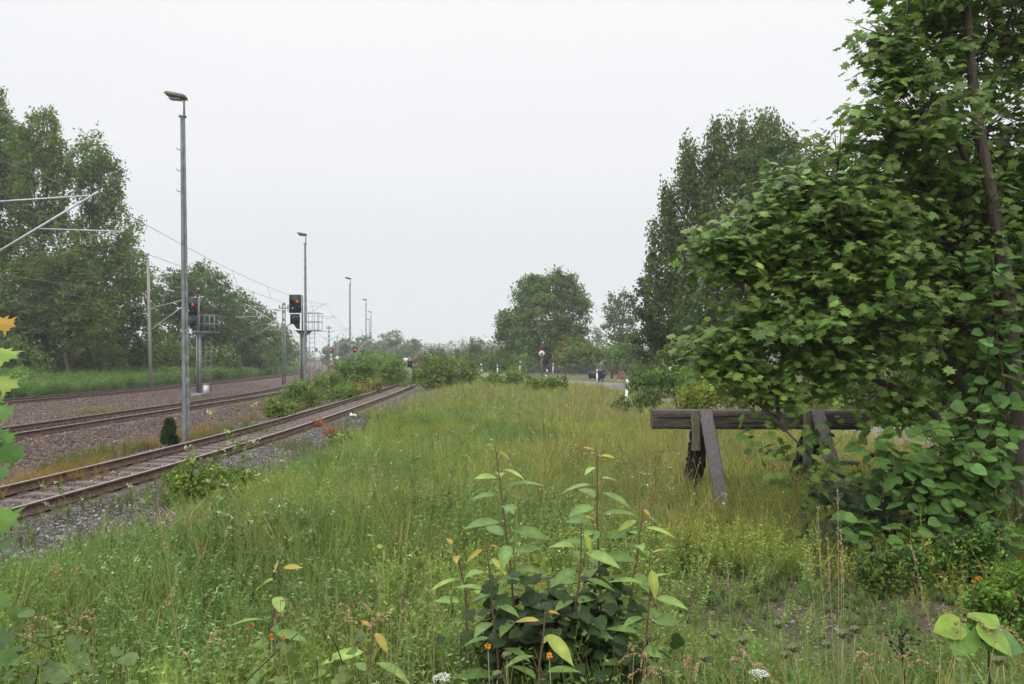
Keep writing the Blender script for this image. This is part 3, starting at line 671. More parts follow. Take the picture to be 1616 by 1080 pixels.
cmast(-64.5, 205, 7.4, 'pale thin mast farthest left of the vanishing tracks', 'concrete', [(1, (-58.5,6.7),(-58,5.4),6.0,4.7)], r0=.13)

def overhead(name, label, pts, zs_m, zs_c):
    """pts: support points (x,y)"""
    c0 = (pts[0][0], pts[0][1], 0); r = thing(name, label, 'overhead line', c0)
    mg = Geo(); cg = Geo(); drops = []
    for (a,b,za,zb,ca,cb) in zip(pts[:-1],pts[1:],zs_m[:-1],zs_m[1:],zs_c[:-1],zs_c[1:]):
        L_ = math.hypot(b[0]-a[0], b[1]-a[1]); s_ = np.linspace(0,1,13)
        mp_ = np.stack([a[0]+(b[0]-a[0])*s_, a[1]+(b[1]-a[1])*s_, za+(zb-za)*s_-4*s_*(1-s_)*.75*(L_/56)], 1)
        cp_ = np.stack([a[0]+.3+(b[0]-a[0])*s_, a[1]+(b[1]-a[1])*s_, ca+(cb-ca)*s_], 1)
        mg.tube(mp_, .010, 4); cg.tube(cp_, .009, 4)
        for i_ in (2,4,6,8,10): drops.append((mp_[i_], cp_[i_]))
    mg.build('messenger_wire', M['wire'], r); cg.build('contact_wire', M['wire'], r)
    for p,q in drops[:25]:
        dg = Geo(); dg.tube([p,q], .008, 4); dg.build('dropper', M['wire'], r)
overhead('overhead_line', 'thin contact and carrying wires above the middle track', [(-9.5,-10),(-12.95,24),(-16.75,69),(-26.1,125),(-42.7,200),(-61.9,280)], [7,7.0,6.7,6.7,6.7,6.7], [5.6,5.65,5.35,5.35,5.35,5.35])
overhead('overhead_line', 'thin contact and carrying wires above the far track', [(-25,10),(-24.6,60),(-24.0,69),(-31.4,103),(-38.5,139),(-58.4,205)], [6.7,6.6,6.6,6.7,6.7,6.7], [5.4,5.4,5.35,5.35,5.35,5.35])
g = Geo(); P_ = [np.array([x,y,z]) for x,y,z in ((-30,0,9.4),(-28.3,60,9.4),(-35,103,7.4),(-42.3,139,7.8),(-64,205,7.4))]
for a_,b_ in zip(P_[:-1],P_[1:]):
    s_ = np.linspace(0,1,11)[:,None]; q_ = a_*(1-s_)+b_*s_; q_[:,2] -= 3*(s_*(1-s_))[:,0]; g.tube(q_, .014, 4)
tag(g.build('feeder_cable', M['wire']), 'thin cable between the tops of the left masts', 'cable')

# ------------------------------------------------------------------ main signals
def disc(g, c, r, d_, nrmY=True, seg=14, mi=0):
    th = np.arange(seg)/seg*2*PI; V = [(c[0]+r*math.cos(a_), c[1], c[2]+r*math.sin(a_)) for a_ in th]+[(c[0]+r*math.cos(a_), c[1]+d_, c[2]+r*math.sin(a_)) for a_ in th]
    f = []; ct = []
    for i_ in range(seg): j=(i_+1)%seg; f += [i_,j,seg+j,seg+i_]; ct.append(4)
    g.add(V, f+list(range(seg))[::-1]+list(range(seg,2*seg)), ct+[seg,seg], mi=mi)
def big_signal(X, Y, label, zp, hx):
    z0 = gzf(X,Y)-.05; r = thing('railway_signal', label, 'railway signal', (X,Y,z0), 'main signals with service platforms')
    g = Geo(); 
    for s_ in (-1,1): g.box((X+s_*.1,Y,(z0+zp)/2), (.07,.22,zp-z0))
    g.box((X,Y,(z0+zp)/2), (.13,.02,zp-z0)); g.box((X,Y,z0+.12),(.7,.7,.3)); g.build('mast', M['steel'], r)
    g = Geo()                                # platform with bracket
    g.box((X+.35,Y+.2,zp), (1.5,.9,.06)); g.prism([(-.5,-.0),(.5,0),(.1,-.35),(-.1,-.35)], -.1, .1, None, (X+.1,Y,zp-.02)); g.build('platform', M['steel'], r)
    g = Geo()
    for dx_ in (.1,.45,.8,1.08):
        for dy_ in (-.22,.62): g.tube([(X+dx_,Y+dy_,zp),(X+dx_,Y+dy_,zp+1.1)], .018, 5)
    for z_ in (.55,1.1):
        for dy_ in (-.22,.62): g.tube([(X+.1,Y+dy_,zp+z_),(X+1.08,Y+dy_,zp+z_)], .018, 5)
        g.tube([(X+1.08,Y-.22,zp+z_),(X+1.08,Y+.62,zp+z_)], .018, 5)
    g.build('railing', M['galv'], r)
    g = Geo(); g.tube([(X,Y+.0,zp),(X,Y,zp+2.2)], .05, 6)
    g.box((X+hx/2,Y-.03,zp+1.3),(abs(hx)+.1,.06,.06)); g.build('head_bracket', M['steel'], r)
    hxX = X+hx; zc = zp+1.67
    hd = Geo(); w_, h_ = .36, .57
    hd.prism([(-w_,-h_),(w_,-h_),(w_,h_),(-w_,h_)], -.07, .07, None, (hxX,Y-.1,zc)); hd.prism([(-w_+.1,-h_+.1),(w_-.1,-h_+.1),(w_-.1,h_-.1),(-w_+.1,h_-.1)], .07, .3, None, (hxX,Y-.1,zc))
    h = hd.build('signal_head', M['signal'], r)
    q = Geo(); disc(q, (hxX+.15,Y-.2,zc+.16), .1, .03); q.disc = 0
    q.build('lit_lamp', M['redlamp'], h)
    q = Geo()
    for lx,lz,lr in ((-.15,.16,.09),(-.15,-.25,.06),(.15,-.25,.09)):
        disc(q, (hxX+lx,Y-.185,zc+lz), lr, .02)
        th = np.linspace(-.2,PI+.2,10); 
    q.build('dark_lamp', M['black'], h)
    for lx,lz,lr in ((-.15,.16,.12),(.15,.16,.125),(.15,-.25,.12)):
        q = Geo(); th = np.linspace(-.3,PI+.3,10); V = [(hxX+lx+lr*math.cos(a_),Y-.17,zc+lz+lr*math.sin(a_)) for a_ in th]+[(hxX+lx+lr*math.cos(a_),Y-.42,zc+lz+lr*math.sin(a_)-.02) for a_ in th]
        f = []; 
        for i_ in range(9): f += [i_,i_+1,11+i_,10+i_]
        q.add(V, f, [4]*9); q.build('visor', M['black'], h)
    q = Geo(); disc(q, (hxX-.14,Y-.19,zc-.27), .045, .02); q.build('white_disc', M['white'], h)
    q = Geo(); zc2 = zp+.72; q.prism([(-.27,-.3),(.27,-.3),(.27,.32),(-.27,.32)], -.1, .18, None, (hxX-.02,Y-.1,zc2)); q.prism([(-.1,-.3),(.27,-.3),(.3,-.62),(.12,-.6)], -.05, .1, None, (hxX-.02,Y-.1,zc2)); q.build('lower_signal_head', M['signal'], r)
    q = Geo()                                # ladder
    for s_ in (-.17,.17): q.tube([(X+.55+s_,Y+.2,z0),(X+.55+s_,Y+.2,zp)], .02, 5)
    for z_ in np.arange(z0+.3, zp, .3): q.tube([(X+.38,Y+.2,z_),(X+.72,Y+.2,z_)], .014, 4)
    q.build('ladder', M['steel'], r)
    return r
big_signal(-20.55, 50.4, 'signal with red light half hidden behind the nearest lamp mast', 3.6, -.45)
big_signal(-13.1, 48.0, 'big black signal with one red light and railed platform left of the second lamp mast', 3.62, -.42)
g = Geo(); p = (-20.0,50.2,gzf(-20,50.2)); r = thing('switch_cabinet', 'small pale cabinet at the foot of the half hidden signal', 'cabinet', p)
g.box((p[0],p[1],p[2]+.4), (.28,.25,.8)); g.build('cabinet_body', M['tube'], r); g = Geo(); g.box((p[0],p[1],p[2]+.83), (.34,.3,.05)); g.build('cabinet_roof', M['steel'], r)

def small_signal(X, Y, z, label, s_=.3, tagw=False):
    z0 = gzf(X,Y); r = thing('small_signal', label, 'railway signal', (X,Y,z0), 'distant signals')
    g = Geo(); g.tube([(X,Y,z0),(X,Y,z)], .06, 6); g.build('pole', M['steel'], r)
    g = Geo(); g.box((X,Y-.1,z), (s_*2,.2,s_*2.6)); g.box((X,Y-.12,z+s_*1.2), (s_*1.2,.3,.04)); h = g.build('signal_head', M['signal'], r)
    g = Geo(); disc(g, (X,Y-.24,z), s_*.5, .03); g.build('lit_lamp', M['redlamp'], h)
    if tagw:
        for dz_ in (1.05,1.75):
            g = Geo(); g.box((X,Y-.08,z-dz_), (.34,.02,.45)); g.build('white_plate', M['white'], r)
small_signal(-61.2, 240, 4.1, 'dark signal head at the fog where the tracks vanish', .45)
small_signal(-35.3, 150, 3.25, 'red signal with white plates beside the V armed mast', .4, True)
small_signal(-19.35, 95, 2.85, 'brighter red signal above the siding bushes', .26)
small_signal(-19.3, 100, 2.65, 'fainter low red signal right of the brighter one', .2)
def board(name, X, Y, z, w_, h_, label, cat, m_='white'):
    z0 = gzf(X,Y); r = thing(name, label, cat, (X,Y,z0)); g = Geo(); g.tube([(X,Y,z0),(X,Y,z+h_/2-.03)], .03, 6); g.build('pole', M['steel'], r)
    g = Geo(); g.box((X,Y-.06,z), (w_,.03,h_)); g.build('board', M[m_], r)
board('trackside_board', -25, 110, 1.7, .45, .65, 'small cream board right of the V armed mast', 'sign')
board('trackside_board', -19.1, 90, 2.1, .5, .35, 'small grey board on the third lamp mast line, above the bushes', 'sign', 'galv')
board('trackside_board', -8.35, 60.5, 1.72, .3, .35, 'small white board behind the bush at the siding end', 'sign')
# dark box on a post at the end of the siding, with reddish growth on top
p = (-7.35, 56.0, gzf(-7.35,56)); r = thing('box_on_post', 'dark box on a thin post at the end of the siding', 'box', p)
g = Geo(); g.tube([p,(p[0],p[1],1.2)], .04, 6); g.build('post', M['steel'], r)
g = Geo(); g.box((p[0]-.08,p[1]-.05,1.42), (.3,.25,.38)); g.box((p[0]-.08,p[1]-.05,1.63), (.36,.3,.04)); g.build('box', M['darkgreen'], r)
g = Geo(); n_=260; P = np.array([p[0]+.1,p[1]+.25,1.66])+rng.normal(size=(n_,3))*[.26,.1,.07]; g.inst(T_card, P, rng.normal(size=(n_,3)), rng.normal(size=(n_,3)), .09, leafcols(n_, (.24,.07,.035)))
for _ in range(8): g.tube([(p[0]+rng.uniform(0,.3),p[1]+.3,0),(p[0]+rng.uniform(-.1,.4),p[1]+.25,1.66)], .012, 4, col=(.1,.06,.03))
tag(g.build('dock_plant', M['leaf']), 'rust red seed heads above the dark box on its post', 'plant')
# something small and white by the siding
g = Geo(); px_ = W(557,652,29.5); z_=gzf(px_[0],29.5); sc_ = [(-.16,0),(-.1,.12),(-.03,.07),(.03,.11),(.12,.08),(.15,-.02),(.04,.02),(-.04,.0)]
g.prism([(a_,b_) for a_,b_ in sc_], -.04, .04, Ry(.2), (px_[0],29.5,z_+.1)); tag(g.build('white_scrap', M['white']), 'crumpled white scrap lying beside the siding rail', 'scrap')

# ------------------------------------------------------------------ delineator posts and signs
def delineator(px, Y, label, h=1.0, dark=True, lean=0, turn=0, fat=.06):
    X = (px-HX)/F*Y; z0 = gzf(X,Y); r = thing('delineator_post', label, 'road post', (X,Y,z0), 'delineator posts along the road')
    def sect(name, za, zb, m_, sl=.0):
        g = Geo(); V = []
        for z_, s_ in ((za,0),(zb,1)):
            for dx_, dy_ in ((-fat,-.05),(fat,-.05),(fat*.6,.05),(-fat*.6,.05)): V.append((X+dx_, Y+dy_, z0+z_+(dx_*sl)))
        g.add(V, [0,1,5,4,1,2,6,5,2,3,7,6,3,0,4,7,3,2,1,0,4,5,6,7], [4]*6); return g.build(name, m_, r)
    if dark:
        sect('shaft', -.05, h-.45, M['white'], -.6); b = sect('black_band', h-.45, h-.2, M['black'], -.6); sect('top_cap', h-.2, h-.01, M['white'], -.6)
        g = Geo(); disc(g, (X,Y-.065,z0+h-.27), .022, .015); disc(g, (X,Y-.065,z0+h-.39), .022, .015); g.build('reflector', M['white'], b)
        sect('tip', h-.01, h+.03, M['black'], -.6)
    else:
        sect('shaft', -.05, h-.33, M['white']); sect('grey_band', h-.33, h-.2, M['galv']); sect('top_cap', h-.2, h, M['white'])
    r.rotation_euler = (0, lean, turn)
for px,Y,h,dk,ln,lb in [
    (988, 32.0, 1.08, True, .05, 'nearest striped delineator post, black and white, beside the brambles'),
    (942, 57, 1.08, False, 0, 'plain white post in front of the person'),
    (1057.5, 37, 1.5, False, 0, 'white post top sticking out of the brambles on the right'),
    (860.5, 60, 1.02, True, .16, 'leaning black and white post below the round sign'),
    (872.5, 84, 1.3, False, .02, 'thin white post just right of the round sign'),
    (820, 84, 1.5, True, .05, 'post top with dark side, second from the right in the far row'),
    (785, 80, 1.15, False, 0, 'small white post right of the square sign pole'),
    (760, 62, 1.45, True, -.02, 'tallest black and white post left of the square sign pole'),
    (725, 90, 1.3, False, 0, 'faint white post farthest left along the road')]:
    delineator(px, Y, lb, h, dk, ln)
# square zone sign
Y = 92; X = (772-HX)/F*Y; z0 = gzf(X,Y); zc = W(0,541,Y)[2]; r = thing('zone_sign', 'square white road sign with struck out grey circle on a tall pole', 'road sign', (X,Y,z0))
g = Geo(); g.tube([(X,Y,z0),(X,Y,zc+.3)], .035, 6); g.build('pole', M['galv'], r)
g = Geo(); g.box((X,Y-.06,zc), (.84,.02,.9)); pl = g.build('sign_plate', M['white'], r)
g = Geo(); th = np.linspace(0,2*PI,33)
for ra,rb in ((.2,.3),):
    V = [(X+ra*math.cos(a_),Y-.075,zc+.06+ra*math.sin(a_)) for a_ in th]+[(X+rb*math.cos(a_),Y-.075,zc+.06+rb*math.sin(a_)) for a_ in th]; f=[]
    for i_ in range(32): f += [i_,33+i_,34+i_,i_+1]
    g.add(V, f, [4]*32)
g.box((X,Y-.08,zc+.06), (.07,.008,.62), Ry(.78)); g.box((X-.02,Y-.08,zc+.06), (.05,.006,.36), Ry(.1))
g.build('struck_circle', M['greypaint'], pl)
# round prohibition sign
Y = 66; X = (855-HX)/F*Y; z0 = gzf(X,Y); zc = W(0,558.5,Y)[2]; r = thing('prohibition_sign', 'round red rimmed road sign on a thin pole above the leaning post', 'road sign', (X,Y,z0))
g = Geo(); g.tube([(X,Y,z0),(X,Y,zc+.25)], .035, 6); g.build('pole', M['galv'], r)
g = Geo(); disc(g, (X,Y-.06,zc), .32, .02, seg=28); rim = g.build('sign_rim', M['redpaint'], r)
g = Geo(); disc(g, (X,Y-.07,zc), .225, .008, seg=28); g.build('sign_face', M['white'], rim)
g = Geo(); c_ = (X,Y-.078,zc)
g.prism([(-.13,-.12),(.13,-.12),(.14,-.05),(.08,-.03),(.05,.02),(-.05,.02),(-.08,-.03),(-.14,-.05)], 0, .006, None, c_); disc(g, (X-.08,Y-.08,zc-.13), .03, .006); disc(g, (X+.08,Y-.08,zc-.13), .03, .006)
for a_ in (-.08,.08): disc(g, (X+a_,Y-.08,zc+.06), .035, .006)
g.prism([(-.08,.06),(.0,.05),(.08,.07),(.04,.11),(0,.17),(-.03,.12)], 0, .006, None, c_)
g.build('vehicle_symbol', M['black'], rim)

# ------------------------------------------------------------------ wire fence with posts, tub, soil heap, person
FY = 80; fx0, fx1 = (815-HX)/F*FY, (1010-HX)/F*FY
r = thing('wire_fence', 'dark wire mesh garden fence with thin posts behind the person', 'fence', (fx0,FY,0))
for x_ in np.arange(fx0, fx1, .85):
    g = Geo(); g.box((x_,FY,.62), (.05,.05,1.3)); g.build('fence_post', M['brownpost'], r)
g = Geo()
for z_ in np.arange(.05,1.15,.12): g.tube([(fx0,FY-.03,z_),(fx1,FY-.03,z_)], .009, 4, cap=False)
for x_ in np.arange(fx0, fx1, .1): g.tube([(x_,FY-.035,.0),(x_,FY-.035,1.13)], .007, 3, cap=False)
g.build('wire_mesh', M['fence'], r)
for px_,lb in ((966,'dark narrow post between the person and the soil heap'),(980,'brown broad post at the soil heap'),(999,'reddish post right of the soil heap')):
    x_ = (px_-HX)/F*70; g = Geo(); g.box((x_,70,.85), (.16 if px_<990 else .1,.12,1.75), Ry(.03), taper=.9); tag(g.build('wooden_post', M['brownpost']), lb, 'post', 'wooden posts by the person')
# tub / trailer
Y = 64; X0 = (928-HX)/F*Y; X1 = (955-HX)/F*Y; xc = (X0+X1)/2; zb = .08
r = thing('garden_trailer', 'low dark green open garden trailer behind the plain white post', 'trailer', (xc,Y,0))
g = Geo(); L_=X1-X0
g.prism([(-L_/2,.62),(-L_/2+.12,.1),(L_/2-.1,.1),(L_/2,.5),(L_/2-.06,.5),(L_/2-.14,.16),(-L_/2+.16,.16),(-L_/2+.06,.62)], -.45, .45, None, (xc,Y,zb))
for s_ in (-.43,.43): g.prism([(-L_/2+.03,.6),(-L_/2+.14,.12),(L_/2-.12,.12),(L_/2-.02,.48)], s_-.02, s_+.02, None, (xc,Y,zb))
g.build('tub', M['darkgreen'], r)
g = Geo(); g.tube([(xc-L_/2,Y-.47,zb+.64),(xc-.2,Y-.47,zb+.56),(xc+L_/2,Y-.47,zb+.5)], .025, 6); g.build('rim', M['galv'], r)
for s_ in (-.52,.52):
    g = Geo(); disc(g, (xc+.1,Y+s_-.05,.2), .2, .1, seg=16); g.build('wheel', M['black'], r)
Y = 68; X = (982-HX)/F*Y; g = Geo(); n_=260; th = rng.random(n_)*2*PI; rr = np.sqrt(rng.random(n_)); P = np.stack([X+rr*np.cos(th)*.42, Y+rr*np.sin(th)*.5, .02+(1-rr**1.5)*.6], 1)
g.inst((ico,icoF,None), P, rng.normal(size=(n_,3)), rng.normal(size=(n_,3)), .13, (1,1,1)); tag(g.build('soil_heap', M['soilheap']), 'small reddish brown soil heap beside the striped delineator post', 'heap')

def skin_obj(name, verts, edges, radii, m_, parent, sub=1):
    me = bpy.data.meshes.new(name); me.from_pydata([tuple(v) for v in verts], edges, []); me.materials.append(m_)
    o = bpy.data.objects.new(name, me); C.objects.link(o); s_ = o.modifiers.new('skin','SKIN')
    me.skin_vertices.new() if len(me.skin_vertices)==0 else None
    for i_, r_ in enumerate(radii): me.skin_vertices[0].data[i_].radius = (r_, r_) if np.isscalar(r_) else r_
    me.skin_vertices[0].data[0].use_root = True
    q = o.modifiers.new('sub','SUBSURF'); q.levels = sub; q.render_levels = sub
    for p_ in me.polygons: p_.use_smooth = True
    o.parent = parent; return o
def person():
    Y = 61; X = (948.5-HX)/F*Y; r = thing('person', 'person in grey t-shirt and blue jeans standing beside the dark trailer, looking down', 'person', (X,Y,gzf(X,Y)))
    r.rotation_euler.z = math.radians(-25)
    V = [(0,0,.95),(0,.0,1.12),(0,-.01,1.3),(.01,.0,1.45),(.03,.03,1.52),(.05,.06,1.62),(.06,.075,1.72)]; E=[(i_,i_+1) for i_ in range(6)]; Rr=[(.15,.11),(.135,.1),(.16,.1),(.1,.08),(.055,.055),(.085,.095),(.07,.085)]
    def chain(st, pts, rad):
        p_ = st
        for q_, ra in zip(pts, rad): V.append(q_); Rr.append(ra); E.append((p_, len(V)-1)); p_ = len(V)-1
        return p_
    for s_, pts in ((1, [(.1,0,.88),(.11,.03,.5),(.11,.0,.1),(.12,.13,.04)]), (-1, [(-.1,0,.88),(-.12,.01,.5),(-.15,-.04,.1),(-.16,.1,.04)])): chain(0, pts, [.09,.065,.045,.035])
    h1 = chain(2, [(.2,.0,1.38),(.26,.02,1.1),(.28,.12,.88),(.28,.15,.80)], [.055,.043,.03,.028])
    h2 = chain(2, [(-.2,.0,1.38),(-.33,-.03,1.15),(-.22,.08,.98),(-.19,.12,.93)], [.055,.043,.03,.028])
    for hb, sx_ in ((h1,1),(h2,-1)):
        b_ = V[hb]
        for j in range(4): chain(hb, [(b_[0]+(j-1.5)*.018,b_[1]+.01,b_[2]-.05-.004*j),(b_[0]+(j-1.5)*.019,b_[1]+.02,b_[2]-.09+.006*abs(j-1.5))], [.009,.008])
        chain(hb, [(b_[0]-sx_*.04,b_[1]+.02,b_[2]-.02),(b_[0]-sx_*.05,b_[1]+.03,b_[2]-.05)], [.01,.008])
    chain(5, [(.075,.165,1.61)], [.018])    # nose
    body = skin_obj('body', V, E, Rr, M['skin'], r)
    skin_obj('hair', [(.05,.035,1.66),(.05,.03,1.72),(.055,.06,1.77)], [(0,1),(1,2)], [(.09,.085),(.1,.1),(.075,.08)], M['hair'], r)
    sv = [(0,0,.95),(0,0,1.12),(0,-.01,1.3),(.01,0,1.44),(.19,.0,1.38),(.245,.01,1.2),(-.19,0,1.38),(-.28,-.02,1.24)]
    skin_obj('t_shirt', sv, [(0,1),(1,2),(2,3),(2,4),(4,5),(2,6),(6,7)], [(.18,.14),(.165,.13),(.19,.13),(.11,.09),.085,.075,.085,.075], M['shirt'], r)
    skin_obj('jeans', [(0,0,.98),(.1,0,.86),(.11,.03,.5),(.115,.0,.1),(-.1,0,.86),(-.12,.01,.5),(-.15,-.04,.1)], [(0,1),(1,2),(2,3),(0,4),(4,5),(5,6)], [(.17,.13),.115,.09,.08,.115,.09,.08], M['jeans'], r)
    for x_, y_ in ((.12,.08),(-.155,.04)): g = Geo(); g.box((x_,y_,.05), (.1,.28,.1), taper=.8); o = g.build('shoe', M['shoe']); o.parent = r
person()

# ------------------------------------------------------------------ timber barrier
r = thing('timber_barrier', 'weathered timber buffer barrier of one thick beam on two leaning trestles', 'barrier', (3.4,10.6,0))
def rough_beam(name, a, b, w_, d_, m_, seg=26, amp=.006, up=(0,0,1), taper_end=None, parent=r):
    a = np.array(a, float); b = np.array(b, float); t_ = nrm(b-a); s1 = nrm(np.cross(t_, np.array(up, float))); s2 = np.cross(s1, t_)
    g = Geo(); pr = []; nseg = 5
    for k_ in range(4):
        c1 = np.array([(-1,-1),(1,-1),(1,1),(-1,1)][k_]); c2 = np.array([(-1,-1),(1,-1),(1,1),(-1,1)][(k_+1)%4])
        for j in range(nseg): 
            q = c1+(c2-c1)*(j/nseg); pr.append(q*.96 if j == 0 else q)
    pr = np.array(pr, float); k_ = len(pr); s_ = np.linspace(0,1,seg)
    amps = rng.normal(0,1,(k_,)) ; V = []
    for i_, q in enumerate(s_):
        f_ = 1 if taper_end is None else taper_end(q)
        lat = 1+ (amp/ max(w_,d_))*(amps*1.2+rng.normal(0,1,k_)*1.0)
        pp = pr*lat[:,None]*f_
        V.append(a+(b-a)*q+pp[:,0:1]*s1*w_/2+pp[:,1:2]*s2*d_/2)
    V = np.array(V); i_ = np.arange(seg-1)[:,None]*k_; j = np.arange(k_)[None,:]; j2=(j+1)%k_
    q = np.stack([i_+j,i_+j2,i_+k_+j2,i_+k_+j],-1).reshape(-1)
    g.add(V.reshape(-1,3), q, [4]*((seg-1)*k_)); g.add(np.concatenate([V[0],V[-1]]), list(range(k_))[::-1]+list(range(k_,2*k_)), [k_,k_])
    return g.build(name, m_, parent)
bx0, bx1 = (1031-HX)/F*10.6, (1367-HX)/F*10.6
rough_beam('beam', (bx0,10.72,1.13), (bx1,10.60,1.13), .26, .265, M['timber'], 60, .005)
g = Geo()
for xa,xb,zz in ((bx0+.05,bx0+1.3,1.17),(bx0+1.0,bx0+2.2,1.09),(bx0+1.9,bx1-.05,1.12)):
    s_ = np.linspace(0,1,14); yb = 10.72-.12*((xa+(xb-xa)*s_)-bx0)/(bx1-bx0)-.133
    g.tube(np.stack([xa+(xb-xa)*s_, yb, zz+np.cumsum(rng.normal(0,.005,14))], 1), .004+.004*np.sin(s_*PI), 4)
g.build('crack', M['rotten'], r)
for X in (2.64, 4.17):
    zt = 1.27
    def sharp(q): return 1.0
    rough_beam('front_leg', (X+.02,9.55,-.08), (X+.0,10.50,zt-.005), .165, .08, M['plank'], 20, .006, up=(1,0,0) if False else (0,1,.9), taper_end=lambda q: .45+.55*min(1,q/.22) if q < .22 else 1)
    rough_beam('upright', (X-.13,10.47,.72 if X < 3 else .05), (X-.13,10.5,zt-.01), .10, .09, M['mossy'], 14, .008, up=(0,1,0))
    rough_beam('rear_leg', (X+.0,11.45,-.05), (X-.02,10.66,.95), .17, .14, M['rotten'], 22, .022, up=(0,1,-.8))
    rough_beam('rotten_prop', (X-.07,10.75,.0), (X-.03,10.52,.95), .13, .1, M['rotten'], 18, .02, up=(0,1,.2), taper_end=lambda q: .6+.4*min(1,q*2))
# nails in the leg edge
g = Geo()
for X in (2.64,4.17):
    for i_ in range(5): g.box((X-.095, 10.38-.0*i_, 1.2-.1*i_), (.02,.02,.02))
g.build('bolt', M['rust'], r)

# ------------------------------------------------------------------ maple at the right
def bent(a, b, n_=9, sag=.0, wob=.03):
    a = np.array(a,float); b = np.array(b,float); s_ = np.linspace(0,1,n_)[:,None]; L_ = np.linalg.norm(b-a)
    p = a*(1-s_)+b*s_; p[:,2] += np.sin(s_[:,0]*PI)*L_*sag; p += np.cumsum(rng.normal(0,wob*L_/n_**.5,(n_,3)),0)*np.sin(s_*PI)*.6
    return p
mb = thing('maple_tree', 'large bushy maple with broad lobed leaves, its low branches reaching over the timber barrier', 'tree', (5.3,8.4,0))
wd = Geo(); lf = Geo()
trunkA = np.array([W(1600,820,8.1),W(1606,700,8.1),W(1598,560,8.1),W(1588,430,8.1),W(1562,300,8.1),W(1540,180,8.1),W(1528,60,8.1),W(1520,-90,8.1),W(1525,-260,8.1)]); trunkA[0,2]=-.05
trunkB = np.array([W(1515,860,8.2),W(1498,760,8.2),W(1490,690,8.2),W(1470,640,8.2),W(1415,615,8.15),W(1340,580,8.1),W(1290,555,8.0),W(1215,500,7.9)]); trunkB[0,2]=-.05
trunkC = np.array([W(1560,700,8.5),W(1510,583,8.4),W(1462,525,8.3),W(1414,470,8.2),W(1380,410,8.2),W(1330,330,8.1),W(1270,290,8.0)])
trunkD = np.array([W(1585,440,8.6),W(1560,350,8.4),W(1521,240,8.2),W(1484,175,8.1),W(1450,90,8.1),W(1430,-20,8.1)])
trunkE = np.array([W(1600,500,8.7),W(1660,330,8.8),W(1700,150,8.9),W(1720,-60,9)])
trunkF = np.array([W(1520,850,8.2),W(1400,780,7.9),W(1300,740,7.7),W(1240,680,7.6)])
def dens_(p, m_=22):
    k_ = np.linspace(0,len(p)-1,m_); q = np.stack([np.interp(k_, range(len(p)), p[:,i_]) for i_ in range(3)],1)
    for i_ in range(3): q[:,i_] = _smooth(q[:,i_], 3)
    return q
LIM = []
for p,r0,r1 in ((trunkA,.095,.025),(trunkB,.075,.015),(trunkC,.05,.012),(trunkD,.045,.012),(trunkE,.06,.02),(trunkF,.03,.008)):
    q = dens_(p); wd.tube(q, np.linspace(r0,r1,len(q)), 9, mi=0); LIM.append(q[3:])
ALLL = np.concatenate(LIM)
mblobs = [(1465,60,8.4,95),(1560,60,9.0,116),(1410,110,8.0,58),(1395,60,8.1,46),(1440,180,8.0,100),(1540,220,8.9,128),(1390,205,8.0,54),(1330,270,8.0,80),(1250,290,8.1,48),(1215,330,8.0,48),
          (1160,385,8.0,42),(1125,400,7.9,34),(1240,400,8.0,70),(1350,370,7.9,100),(1470,370,8.6,128),(1590,350,9.1,130),(1190,490,7.9,50),(1150,540,7.9,40),(1270,510,7.8,85),(1380,500,7.8,100),(1500,500,8.7,118),(1610,520,9.1,110),
          (1160,585,7.8,34),(1215,590,7.7,38),(1320,578,7.7,48),(1430,632,7.8,46),(1540,640,8.9,78),
          (1120,555,7.9,24),(1480,-60,8.3,120),(1620,-40,8.6,140),(1700,250,9,150),(1700,500,9,140),(1300,350,8.4,70),(1440,300,8.6,100),(1330,450,8.5,90)]
tips = [(W(px,py,7.7)+rng.normal(size=3)*[.06,.1,.04], nrm(np.array([-.7,-.1,-.2])), px) for px,py in [(1180,660),(1195,690),(1215,640),(1200,672),(1230,712),(1262,730),(1285,700),(1300,745),(1330,770),(1250,670),(1275,650),(1215,725),(1240,752),(1180,640),(1160,620),(1320,650),(1345,665),(1370,640),(1390,670),(1360,690),(1285,800),(1310,760),(1330,790),(1355,770),(1270,775),(1400,655),(1300,735)]]
for px,py,Y,r in mblobs:
    c0 = W(px,py,Y); R = r*Y/F; d2 = np.linalg.norm(ALLL-c0,axis=1); a_ = ALLL[np.argmin(d2+np.maximum(0,(ALLL[:,2]-c0[2]))*1.5)]
    p = bent(a_, c0, 8, -.04); wd.tube(p, np.linspace(.026,.01,8), 6)
    n_ = int((50 if py > 300 else 32)*(R/.5)**2)+8
    d_ = nrm(rng.normal(size=(n_,3))); tt = c0+d_*R*np.cbrt(rng.uniform(.25,1.05,(n_,1)))
    for t2 in tt:
        s0 = p[rng.integers(3,8)]; q = bent(s0, t2, 5, .05, .05); 
        if rng.random()<.8: wd.tube(q, np.linspace(.009,.003,5), 4, cap=False)
        tips.append((t2, nrm(t2-s0+1e-6), px))
for _ in range(150):                      # shoots reaching out of the crown on the open side
    k_ = rng.integers(len(tips)); t0 = tips[k_][0]
    if t0[0] > 4.3 or t0[2] > 4.4 or k_ < 17: continue
    d_ = nrm(np.array([-1.0,-.25,rng.uniform(-.15,.75)])+rng.normal(size=3)*.25); ln_ = rng.uniform(.15,.42); wd.tube(bent(t0,t0+d_*ln_,5,.05,.04), np.linspace(.005,.002,5), 4, cap=False)
    for f_ in (.45,.8,1.0): tips.append((t0+d_*ln_*f_, d_, 0))
tp = np.array([t_[0] for t_ in tips]); td = np.array([t_[1] for t_ in tips]); n_ = len(tp)
NL = 11
off = rng.normal(size=(n_,NL,3))*np.array([.12,.12,.038]); P = tp[:,None,:]+off-td[:,None,:]*rng.uniform(0,.25,(n_,NL,1))
